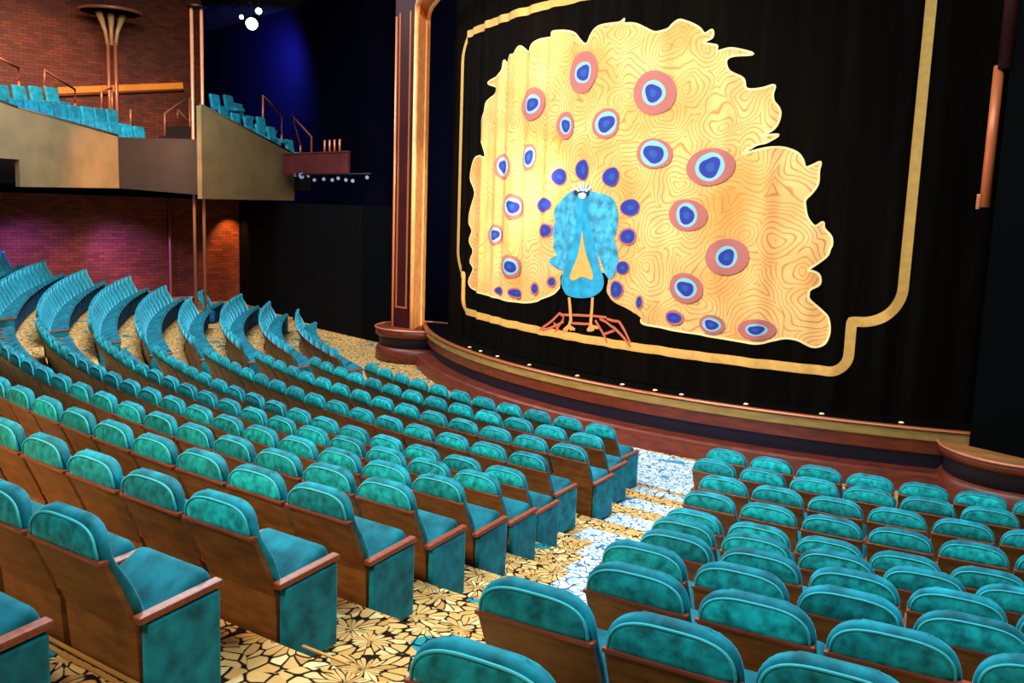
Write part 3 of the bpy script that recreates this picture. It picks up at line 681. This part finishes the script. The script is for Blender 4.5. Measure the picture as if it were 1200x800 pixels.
def arc(c, r, a0, a1, n=10): return [(c[0] + r * math.cos(math.radians(a0 + (a1 - a0) * i / n)), c[1] + r * math.sin(math.radians(a0 + (a1 - a0) * i / n))) for i in range(n + 1)]
half = [(0, 7.45)] + arc((4.85, 6.93), .52, 90, 0) + arc((4.82, 2.84), .54, 0, -90) + [(4.70, 2.30)] + arc((4.42, 1.80), .28, 0, -90) + [(0, 1.53)]
full = half + [(-s, z) for s, z in half[::-1]][1:-1]
ribbon('gold_border', full, .15, .012, BORDER, closed=True)
tailp = catmull(TAIL, True, 4)
tl = applique('peacock_tail', tailp, .014, TAILM, .025)
ribbon('tail_piping', tailp[:-24], .035, .022, PIPING, parent=tl)
def eye(e):
    s0, z0, a, b, ia, ib = e
    a *= .92; b *= .95
    fr = [0, .34, .62, .8, 1.0] ; rings = [(0, 0)]
    levels = [(ia * .42, ib * .42), (ia, ib), (min(.93, ia * 1.36), min(.93, ib * 1.34)), (min(.95, ia * 1.36 + .12), min(.95, ib * 1.34 + .12)), (1, 1)]
    ns = 28; P = [(s0, z0)]; F = []; mi = []; ph = (s0 * 3 + z0) % 6
    for lv, (fa, fb) in enumerate(levels):
        for k in range(ns):
            t = 2 * PI * k / ns; wob = 1 + .10 * math.sin(2 * t + ph) + .06 * math.sin(3 * t + ph * 2) if lv < 2 else 1 + .04 * math.sin(2 * t + ph)
            c, s = math.cos(t), math.sin(t)
            if lv <= 1 and s > .6: wob -= .3 * (s - .6)
            P.append((s0 + a * fa * c * wob, z0 + b * fb * s * wob))
    for k in range(ns): F.append((0, 1 + k, 1 + (k + 1) % ns)); mi.append(0)
    small = a * b < .034
    order = [1, 2, 3, 3] if not small else [1, 1, 3, 3]
    for lv in range(4):
        for k in range(ns):
            A = 1 + lv * ns; B = A + ns
            F.append((A + k, B + k, B + (k + 1) % ns, A + (k + 1) % ns)); mi.append(order[lv])
    P = np.array(P)
    o = mesh('feather_eye', cur(P[:, 0], P[:, 1], .030), F, [TEALC, INDIGO, PALEB, PINK], smooth=True)
    o.data.polygons.foreach_set('material_index', mi)
    return cpart(o, tl)
for e in EYES: eye(e)
bd = applique('peacock_body', catmull(NECK, True, 4), .034, BLUEB, .02)
applique('wing', catmull(WING_A, True, 4), .028, WINGM, .02, bd); applique('wing', catmull(WING_B, True, 4), .028, WINGM, .02, bd)
applique('breast_drop', catmull(DROP, True, 4), .041, BORDER, .02, bd)
applique('face_mask', catmull(FACE, True, 4), .041, NAVYC, .012, bd); applique('beak', catmull(BEAK, True, 4), .047, WHITEC, .012, bd)
ribbon('crest', [[(-.10, 4.13), (-.10, 4.30)], [(-.15, 4.14), (-.22, 4.27)], [(-.05, 4.14), (.03, 4.27)], [(-.2, 4.13), (-.33, 4.22)], [(0, 4.13), (.13, 4.21)]], .035, .045, WHITEC, parent=bd)
ribbon('leg', [l for l in LEGS[:5]], .055, .026, LEGM, parent=bd); ribbon('leg', [l for l in LEGS[5:]], .055, .026, LEGM, parent=bd)
ribbon('perch', PERCH, .045, .018, PERCHM)

# ------------------------------------------------------------------ proscenium
pr = empty('proscenium_arch', (SC[0], SC[1] - R_LIP, Z_ST), label='gold and maroon proscenium arch framing the peacock curtain', cat='arch')
def ppart(o):
    o.parent = pr; o.matrix_parent_inverse = Matrix.Translation(-pr.location); return o
ZT = 8.12
LP = [(-7.74, -16.42), (-7.0, -16.34), (-7.62, -15.55), (-8.32, -15.62)]
def mir(q): return (-.86 - q[0], q[1])
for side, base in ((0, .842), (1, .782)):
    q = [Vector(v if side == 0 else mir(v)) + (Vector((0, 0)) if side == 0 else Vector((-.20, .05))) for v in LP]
    bm = bmesh.new(); prism(bm, q, base, 10.4); ppart(from_bm('post', bm, MAROON if side == 0 else BLACK))  # near post is black: its shade put into the colour, replacing maroon
    if side == 0:
        # gold reveal: two rounded strips with a channel between
        e1 = q[1]; e2 = q[2]; n = Vector((.78, .63)); A = q[1] + n * .01; 
        bm = bmesh.new()
        for f0, f1, th in ((0.0, .30, .05), (.72, 1.0, .05), (.30, .72, .025)):
            a = e1.lerp(e2, f0); b = e1.lerp(e2, f1); prism(bm, [a, b, b + n * th, a + n * th], base, ZT)
        ppart(from_bm('gold_reveal', bm, GOLDP))
        bm = bmesh.new(); tube(bm, [(q[1].x + .02, q[1].y - .02, base), (q[1].x + .02, q[1].y - .02, ZT)], .055, 12); ppart(from_bm('corner_bead', bm, GOLDP, smooth=True))
        u = (q[1] - q[0]).normalized(); nn = Vector((u.y, -u.x))
        bm = bmesh.new(); a = q[0] + u * .06 + nn * .012; tube(bm, [(a.x, a.y, base), (a.x, a.y, ZT)], .03, 10); ppart(from_bm('copper_bead', bm, COPPER, smooth=True))
        bm = bmesh.new()
        for (s0, s1, z0, z1) in ((.16, .20, 1.35, 8.2), (.52, .56, 1.35, 8.2), (.16, .56, 1.31, 1.35)):
            a = q[0] + u * s0; b = q[0] + u * s1; prism(bm, [a, b, b + nn * .02, a + nn * .02], z0, z1)
        ppart(from_bm('panel_molding', bm, mat('old_gold', (150, 88, 52), .4, .3)))
    else:
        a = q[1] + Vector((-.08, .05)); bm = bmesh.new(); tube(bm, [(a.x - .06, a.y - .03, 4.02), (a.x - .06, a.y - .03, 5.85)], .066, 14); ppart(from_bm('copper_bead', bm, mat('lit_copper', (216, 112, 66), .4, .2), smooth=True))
        bm = bmesh.new(); tube(bm, [(a.x + .02, a.y - .03, 5.80), (a.x + .02, a.y - .03, ZT)], .10, 14); ppart(from_bm('maroon_bead', bm, MAROON, smooth=True))
        bm = bmesh.new(); box(bm, (a.x - .13, a.y - .05, 4.09), (.05, .06, .2), bev=.01); ppart(from_bm('bead_bracket', bm, COPPER))
# arch head: the gold edges turn in a small rounded shoulder and follow the stage arc
def edge_curve(q, zc, r):
    th0 = math.atan2(q[0] - SC[0], -(q[1] - SC[1])); Rr = math.hypot(q[0] - SC[0], q[1] - SC[1])
    pts = [(th0, zc - .3)]
    for i in range(9):
        a = PI / 2 * i / 8; pts.append((th0 + r * (1 - math.cos(a)) / Rr, zc - r + r * math.sin(a)))
    n = 60; sA = th0 + r / Rr
    for i in range(1, n): pts.append((sA + (-sA - sA) * i / n, zc))
    for i in range(9):
        a = PI / 2 * i / 8; pts.append((-th0 - r * (1 - math.sin(a)) / Rr, zc - r + r * math.cos(a)))
    pts.append((-th0, zc - .3))
    return [arcpt(Rr, t, z) for t, z in pts]
EA = edge_curve(LP[1], 8.30, .28); EB = edge_curve(LP[2], 8.18, .28)
bm = bmesh.new(); tube(bm, EA, .06, 10); ppart(from_bm('arch_edge', bm, GOLDP, smooth=True))
bm = bmesh.new(); tube(bm, EB, .05, 10); ppart(from_bm('arch_edge', bm, GOLDP, smooth=True))
bm = bmesh.new()
rows_ = []
for P_, Q_ in zip(EA, EB):
    P_, Q_ = Vector(P_), Vector(Q_); rows_.append([bm.verts.new(P_), bm.verts.new(Q_), bm.verts.new(Q_ + Vector((0, 0, .08))), bm.verts.new(P_ + Vector((0, 0, .08)))])
for A, B in zip(rows_, rows_[1:]):
    for k in range(4): bm.faces.new((A[k], A[(k + 1) % 4], B[(k + 1) % 4], B[k]))
bm.faces.new(rows_[0]); bm.faces.new(rows_[-1])
ppart(from_bm('soffit', bm, mat('brown_gold', (170, 98, 52), .45, .1)))

# ------------------------------------------------------------------ setting: walls, ceiling
def quad_wall(name, a, b, z0, z1, th, m, label):
    a = Vector(a); b = Vector(b); u = (b - a).normalized(); n = Vector((-u.y, u.x)) * th
    bm = bmesh.new(); prism(bm, [a, b, b + n, a + n], z0, z1); o = from_bm(name, bm, m)
    return tag(o, label, 'wall', kind='structure')
quad_wall('wall_left', (-18.3, -32), (-18.3, -15.0), 0, 3.75, .2, WALLM, 'brown block wall under the side balcony')
quad_wall('wall_back', (-20.6, -32), (-20.6, -15.5), 3.75, 11, .2, WALLM, 'brown block wall behind the balcony seats')
quad_wall('wall_front', (-8.2, -15.3), (-18.3, -15.3), 0, 3.72, -.2, BLACKWALL, 'black drape wall beside the stage')
quad_wall('wall_side', (-3, -11.4), (-34, -11.4), 0, 11, -.2, mat('navy_drape', (8, 8, 30), .9, spec=.05), 'dark blue-lit wall beyond the side balcony')
bm = bmesh.new(); prism(bm, [(-34, -32), (16, -32), (16, -11), (-34, -11)], 11, 11.2)
tag(from_bm('ceiling', bm, CEIL), 'black auditorium ceiling', 'ceiling', kind='structure')

# copper poles on the walls and the column carrying the balcony
def poles(label, pts, r, z0, z1, name='pole'):
    t = empty('balcony_post', (pts[0][0], pts[0][1], z0), label=label, cat='column')
    for p in pts:
        bm = bmesh.new(); tube(bm, [(p[0] - pts[0][0], p[1] - pts[0][1], 0), (p[0] - pts[0][0], p[1] - pts[0][1], z1 - z0)], r, 12); from_bm(name, bm, COPPER, t, True)
    for z in (.02, z1 - z0 - .05):
        bm = bmesh.new(); c = [sum(p[i] - pts[0][i] for p in pts) / len(pts) for i in (0, 1)]; lathe(bm, [(.26, z), (.26, z + .04)], (c[0], c[1], 0), 24)
        from_bm('collar', bm, DARKMETAL, t)
    return t
px_, py_ = POLE[0], POLE[1]
px_, py_ = o_.x + (px_ - o_.x) * 1.017, o_.y + (py_ - o_.y) * 1.017
poles('pair of slim copper poles rising past the balcony', [(px_ - .05, py_ - .115), (px_ + .05, py_ + .115)], .045, H[3] + FL, 8.85)
t = empty('wall_pole', (-18.2, -17.68, 0.3), label='single thin copper pole against the brown lower wall', cat='pole')
bm = bmesh.new(); tube(bm, [(0, 0, 0), (0, 0, 3.42)], .045, 10); from_bm('shaft', bm, COPPER, t, True)
bm = bmesh.new(); lathe(bm, [(.09, 0), (.09, .05)], (0, 0, 0), 16); from_bm('foot', bm, COPPER, t)

# ------------------------------------------------------------------ balcony
bl = empty('balcony', (-16, -20, 3.8), label='side balcony with angular olive plaster fronts', cat='balcony')
def bpart(o):
    o.parent = bl; o.matrix_parent_inverse = Matrix.Translation(-bl.location); return o
FLn = [Vector(v) for v in FASC_L]; FRn = [Vector(v) for v in FASC_R]
def fascia(name, a, b, za0, zb0, za1, zb1, m=FASC, th=.14, parts=1):
    a = Vector(a[:2]); b = Vector(b[:2]); u = (b - a).normalized(); n = Vector((-u.y, u.x)) * th
    bm = bmesh.new(); Z0 = [za0, zb0, zb0, za0]; Z1 = [za1, zb1, zb1, za1]
    prism(bm, [a, b, b + n, a + n], lambda i: Z0[i], lambda i: Z1[i]); return bpart(from_bm(name, bm, m))
a = FLn[0]; b = FLn[2]; b2 = FLn[5]; c = FLn[6]
fascia('front_panel', a, b, 4.55, 4.55, a.z, b.z)
fascia('front_panel', b, c, 3.90, 3.97, b.z, c.z)
PCc = Vector(FASC_R[1]); e = FRn[4]
PCm = Vector(PCc[:2]) - (Vector(PCc[:2]) - Vector(c[:2])).normalized() * .035
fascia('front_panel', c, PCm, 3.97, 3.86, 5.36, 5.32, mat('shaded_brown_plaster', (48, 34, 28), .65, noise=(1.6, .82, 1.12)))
fascia('front_panel', PCc, e, 3.757, 3.796, FRn[0].z, 5.225)
# cap rails along the sloping tops
for (A, B) in (((a.x, a.y, a.z), (b.x, b.y, b.z)), ((b.x, b.y, b.z), (c.x, c.y, c.z)), ((PCc.x, PCc.y, FRn[0].z), (e.x, e.y, 5.225))):
    bm = bmesh.new(); tube(bm, [(A[0] - .05, A[1], A[2] + .02), (B[0] - .05, B[1], B[2] + .02)], .05, 8); bpart(from_bm('cap_rail', bm, mat('dark_olive_cap', (70, 56, 36), .5), smooth=True))
bm = bmesh.new(); prism(bm, [(a.x - .2, a.y), (b.x - .2, b.y), (c.x - .2, c.y), (PCc.x - .25, PCc.y + .05), (e.x - .15, e.y), (-20.6, e.y), (-20.6, a.y)], 3.98, 4.12)
bpart(from_bm('floor_slab', bm, BLACK))
bm = bmesh.new()
nrm = Vector((.857, .515)); hd = Vector((math.sin(math.radians(-31)), math.cos(math.radians(-31))))
def riser_deck(P, z, along0, along1, depth):
    A = Vector(P[:2]) + hd * along0 + nrm * .42; B = Vector(P[:2]) + hd * along1 + nrm * .42
    prism(bm, [A, B, B - nrm * depth, A - nrm * depth], 4.12, z)
BS = BSEATS
riser_deck(BS[0], BS[0][2] - .80, -.4, 4.0, 5); riser_deck(BS[7], BS[7][2] - .80, -1, 4.2, 4); riser_deck(BS[15], BS[15][2] - .80, -2, 2.4, 3)
riser_deck(BS[19], BS[19][2] - .80, -.4, 1.4, 3); riser_deck(BS[23], BS[23][2] - .86, -.3, 2.4, 2.5); riser_deck(BS[27], BS[27][2] - .95, -.3, 1.6, 2)
bpart(from_bm('seating_step', bm, mat('balcony_carpet', (44, 22, 16), .9)))
# dark red bridge front between balcony and stage
t = empty('balcony_bridge', (-13, -15.45, 4.5), label='dark red bridge front beside the balcony end', cat='balustrade')
bm = bmesh.new(); box(bm, (-.1, 0, .36), (3.6, .12, .56), bev=.01); from_bm('front_board', bm, BALWOOD, t)
bm = bmesh.new(); box(bm, (-.1, 0, .67), (3.6, .16, .05), bev=.01); from_bm('cap', bm, BALWOOD, t)
bm = bmesh.new()
for x in (.45, .72, .98, 1.25): tube(bm, [(x, 0, .69), (x, 0, 1.02)], .03, 8)
from_bm('post', bm, COPPER, t, True)

# balcony seats
def bseat():
    b = bmesh.new(); box(b, (0, .0, .62), (.46, .10, .50), Matrix.Rotation(math.radians(10), 4, 'X'), bev=.045, seg=3)
    c = bmesh.new(); box(c, (0, .25, .41), (.44, .42, .12), bev=.04, seg=3)
    d = bmesh.new(); box(d, (0, .2, .17), (.08, .2, .34), bev=.01)
    return keep(b, 'backrest', CYANV, False), keep(c, 'seat_cushion', CYANV, False), keep(d, 'pedestal', DARKMETAL, False)
for a_, n_ in ((0, 7), (7, 8), (15, 4)):
    A_, B_ = Vector(BSEATS[a_]), Vector(BSEATS[a_ + n_ - 1])
    for i_ in range(n_): BSEATS[a_ + i_] = tuple(A_.lerp(B_, i_ / (n_ - 1)))
BM = bseat(); rzb = math.atan2(nrm.y, nrm.x) - PI / 2
rown = ['front row', 'middle row', 'back row']
for i, (x, y, z) in enumerate(BSEATS):
    if i < 19:
        g = 'cyan seats of the left balcony'; w, j = (0, i) if i < 7 else ((1, i - 7) if i < 15 else (2, i - 15))
        lab = 'cyan balcony seat above olive front, %s, %s from near end' % (rown[w], ordw(j + 1))
    else:
        g = 'cyan seats of the far balcony'; j = i - 19
        lab = 'cyan balcony seat beyond the copper poles, %s counting up from bottom' % ordw(j + 1)
    t = empty('balcony_chair', (x, y, z - .80), rzb, label=lab, cat='seat', group=g)
    for nm, me in zip(('backrest', 'seat_cushion', 'pedestal'), BM): link(bpy.data.objects.new(nm, me), t)

# rails
RL = ['sloping copper handrail at near end of the left balcony', 'sloping copper handrail beside the left balcony back row', 'short bent copper handrail left of the fan-topped column',
      'single copper rail post right of the fan-topped column', 'copper handrail rising towards the pair of copper poles', 'loose diagonal copper rail under the copper poles',
      'faint upper handrail of the far balcony', 'faint lower handrail of the far balcony']
for lab, pts in zip(RL, RAILS):
    base = Vector(pts[0]); P = [Vector(q) - base for q in pts]
    t = empty('handrail', base, label=lab, cat='handrail')
    bm = bmesh.new(); tube(bm, P, .035, 8); from_bm('rail', bm, COPPER, t, True)
    bm = bmesh.new(); ends = [P[0], P[-1]] if len(P) > 2 else [P[0]]
    for q in ends: tube(bm, [q, (q.x, q.y, min(-.2, q.z - .3))], .035, 8)
    from_bm('rail_post', bm, COPPER, t, True)

# fan-topped column at the back of the balcony
T = [Vector(v) for v in TORCH]
c0 = Vector((-19.4, -18.9)); 
t = empty('torchiere', (c0.x, c0.y, 5.0), label='copper double column flaring into a shallow dish at the top', cat='column')
sc_ = 0.965
for dy in (-.11, .11):
    bm = bmesh.new(); tube(bm, [(0, dy, 0), (0, dy, 3.45)], .05, 10); from_bm('shaft', bm, COPPER, t, True)
for dy, k in ((-.12, -1), (0.0, 0), (.12, 1)):
    bm = bmesh.new(); tube(bm, [(0, dy, 3.35), (.0, dy + k * .06, 3.75), (.0, dy + k * .24, 4.30)], [.05, .06, .11], 10); from_bm('flare', bm, GOLDP, t, True)
bm = bmesh.new(); lathe(bm, [(.10, 4.30), (.88, 4.32), (.88, 4.36), (.10, 4.40)], (0, 0, 0), 40); from_bm('dish', bm, mat('dark_dish', (8, 4, 4), .8, spec=.05), t, True)
bm = bmesh.new(); tube(bm, [(.9 * math.cos(a), .9 * math.sin(a), 4.33) for a in [2 * PI * i / 48 for i in range(49)]], .05, 8, cap=False); from_bm('dish_rim', bm, COPPER, t, True)
# warm light strip on the balcony wall
t = empty('wall_light_strip', (-20.5, -18.2, 7.22), label='glowing amber light strip on the upper brown wall', cat='wall light')
RX = Matrix.Rotation(math.radians(8.5), 4, 'X')
bm = bmesh.new(); box(bm, (0, 0, .0), (.08, 4.0, .2), RX, bev=.02); from_bm('glow_bar', bm, COVE, t)
bm = bmesh.new(); box(bm, (-.02, 0, -.14), (.12, 4.1, .06), RX, bev=.01); from_bm('ledge', bm, WOOD_RAIL, t)

# cluster of stage lights in the dark corner
t = empty('lighting_bar', (-17.1, -15.45, 9.9), label='black hanging bar carrying three lamps above far balcony', cat='lighting bar')
bm = bmesh.new(); tube(bm, [(-1.2, 0, 0), (1.2, 0, 0)], .035, 8); from_bm('pipe', bm, DARKMETAL, t, True)
bm = bmesh.new()
for x in (-1, 1): tube(bm, [(x, 0, 0), (x, 0, 1.1)], .02, 8)
from_bm('hanger', bm, DARKMETAL, t, True)
LB = ['upper left white stage lamp on the hanging bar', 'upper right white stage lamp on the hanging bar', 'broad lower white stage lamp on the hanging bar']
aim = (o_ - Vector((-17, -15.4, 9.4))).normalized()
for lab, P, rad in zip(LB, FRONTW[:3], (.07, .10, .19)):
    q = Vector(P); t = empty('spotlight', q, label=lab, cat='lamp', group='stage lamps on the hanging bar')
    dirv = (aim + Vector((.2, -.5, -.5))).normalized(); M = dirv.to_track_quat('Z', 'Y').to_matrix().to_4x4()
    bm = bmesh.new(); lathe(bm, [(rad * .6, -rad * 2.6), (rad * 1.05, -rad * 1.8), (rad * 1.1, 0), (rad, 0), (rad * .9, -rad)], (0, 0, 0), 20); bm.transform(M); from_bm('housing', bm, DARKMETAL, t, True)
    bm = bmesh.new(); lathe(bm, [(rad * .98, -.02), (rad * .98, .0), (rad * .5, .02)], (0, 0, 0), 20); bm.transform(M); from_bm('lens', bm, LAMPGLASS, t, True)
    bm = bmesh.new(); tube(bm, [(0, 0, rad), (0, 0, max(.12, 9.9 - q.z))], .02, 8); from_bm('yoke', bm, DARKMETAL, t)
# row of small lanterns under the bridge
t = empty('lighting_bar', (-12.2, -15.55, 4.52), label='black bar of small lanterns below the dark red bridge', cat='lighting bar')
bm = bmesh.new(); tube(bm, [(-1.9, 0, .04), (2.2, 0, .04)], .03, 8); from_bm('pipe', bm, DARKMETAL, t, True)
for i, P in enumerate(FRONTW[5:15]):
    q = Vector(P); q.y = -15.55; rad = .10 if i == 1 else .055
    t = empty('hanging_spotlight', q, label='small pale lantern under dark red bridge, %s from balcony end' % ordw(i + 1), cat='spotlight', group='lanterns under the bridge')
    M = Vector((.6, -.75, -.1)).to_track_quat('Z', 'Y').to_matrix().to_4x4()
    bm = bmesh.new(); lathe(bm, [(rad * .7, -rad * 2.2), (rad, -rad * 1.5), (rad * 1.05, 0), (rad * .95, 0)], (0, 0, 0), 14); bm.transform(M); from_bm('housing', bm, DARKMETAL, t)
    bm = bmesh.new(); lathe(bm, [(rad * .9, -.015), (rad * .9, .003)], (0, 0, 0), 14); bm.transform(M); from_bm('lens', bm, SMALLGLASS, t)

# ------------------------------------------------------------------ lights
def spot(name, loc, target, power, col, angle, blend=.5, size=.3):
    l = bpy.data.lights.new(name, 'SPOT'); l.energy = power; l.color = col; l.spot_size = math.radians(angle); l.spot_blend = blend; l.shadow_soft_size = size
    o = bpy.data.objects.new(name, l); COL.objects.link(o); o.location = loc
    o.rotation_euler = (Vector(target) - Vector(loc)).to_track_quat('-Z', 'Y').to_euler(); return o
def area(name, loc, target, power, col, sx, sy):
    l = bpy.data.lights.new(name, 'AREA'); l.energy = power; l.color = col; l.shape = 'RECTANGLE'; l.size = sx; l.size_y = sy
    o = bpy.data.objects.new(name, l); COL.objects.link(o); o.location = loc
    o.rotation_euler = (Vector(target) - Vector(loc)).to_track_quat('-Z', 'Y').to_euler(); return o
COOL = (.80, .98, 1.0)
area('house_light_centre', (1.5, -24.5, 10.2), (1.0, -23.0, 0), 1200, COOL, 7, 4)
area('house_light_far', (-9, -22.0, 10.2), (-9.5, -20.5, 0), 1500, (.84, .95, 1.0), 6, 5)
area('house_light_near', (8.5, -24, 10.2), (7.5, -22.5, 0), 720, COOL, 5, 4)
spot('stage_blue', (-1.0, -16.0, 10.4), (-10.5, -21.0, .6), 14000, (.10, .42, 1.0), 62, .7, .4)
spot('stage_blue_centre', (0.5, -15.6, 10.4), (2.0, -22.0, .6), 4500, (.10, .42, 1.0), 56, .8, .4)
spot('warm_foreground', (3.5, -31.5, 6.5), (4.0, -26.0, .8), 2000, (1.0, .72, .42), 60, .8, .5)
spot('curtain_front', (0, -28.5, 9.2), (0, -17.2, 4.2), 5500, (1.0, .84, .65), 44, .55, .4)
spot('aisle_beam', (3.4, -17.2, 10.0), (3.9, -20.0, .2), 3000, (.66, .82, 1.0), 32, .5, .25)
spot('post_glow_low', (4.5, -21.0, 6.0), (-7.2, -16.0, 3.0), 15000, (1.0, .70, .42), 22, .6, .1)
spot('post_glow_high', (4.5, -21.0, 6.0), (-7.2, -16.0, 7.2), 8000, (1.0, .62, .34), 22, .6, .1)
spot('lip_glow', (0, -24, 8.5), (0, -17.8, .6), 500, (1.0, .76, .5), 70, .7, .3)
spot('near_post_glow', (3.0, -20.2, 3.0), (5.98, -16.4, 4.9), 200, (1.0, .55, .3), 22, .6, .1)
spot('blue_corner', (-21.2, -13.2, 9.6), (-23.6, -11.4, 7.9), 2600, (.08, .10, 1.0), 155, 1.0, .2)
spot('purple_wash', (-16.4, -23.6, 3.4), (-18.3, -21.4, 1.7), 1500, (.18, .10, 1.0), 50, .9, .2)
spot('purple_wash', (-16.4, -21.0, 3.4), (-18.3, -18.9, 1.6), 1500, (.18, .10, 1.0), 50, .9, .2)
spot('wall_washer', (-17.5, -15.7, 3.6), (-18.3, -15.65, 2.0), 260, (1.0, .5, .16), 66, .7, .05)
spot('upper_wall_warm', (-14.5, -23.5, 10.0), (-20.5, -21.0, 6.0), 1900, (1.0, .58, .28), 64, .8, .4)
spot('lower_wall_warm', (-12.0, -20.5, 6.0), (-18.3, -18.9, 2.2), 1100, (1.0, .50, .22), 80, .9, .4)
spot('balcony_front', (-2.5, -26.5, 9.4), (-14.8, -20.0, 4.6), 450, (1.0, .86, .60), 46, .8, .6)
spot('balcony_seats_cyan', (-9, -20.5, 10.2), (-16.5, -18.5, 5.8), 900, (.55, .85, 1.0), 50, .7, .4)
spot('fill_rear_near', (9.0, -31.5, 8.0), (8.0, -25.0, 1.2), 1100, (.9, 1.0, .96), 66, .9, .5)  # unseen fill added behind the camera to brighten the near seat backs

w = bpy.data.worlds.new('world'); sc.world = w; w.use_nodes = True
w.node_tree.nodes['Background'].inputs[0].default_value = (.02, .03, .05, 1); w.node_tree.nodes['Background'].inputs[1].default_value = 0.15
sc.view_settings.view_transform = 'Standard'; sc.view_settings.look = 'None'; sc.view_settings.gamma = 1; sc.view_settings.exposure = 0
sc.view_settings.use_curve_mapping = False
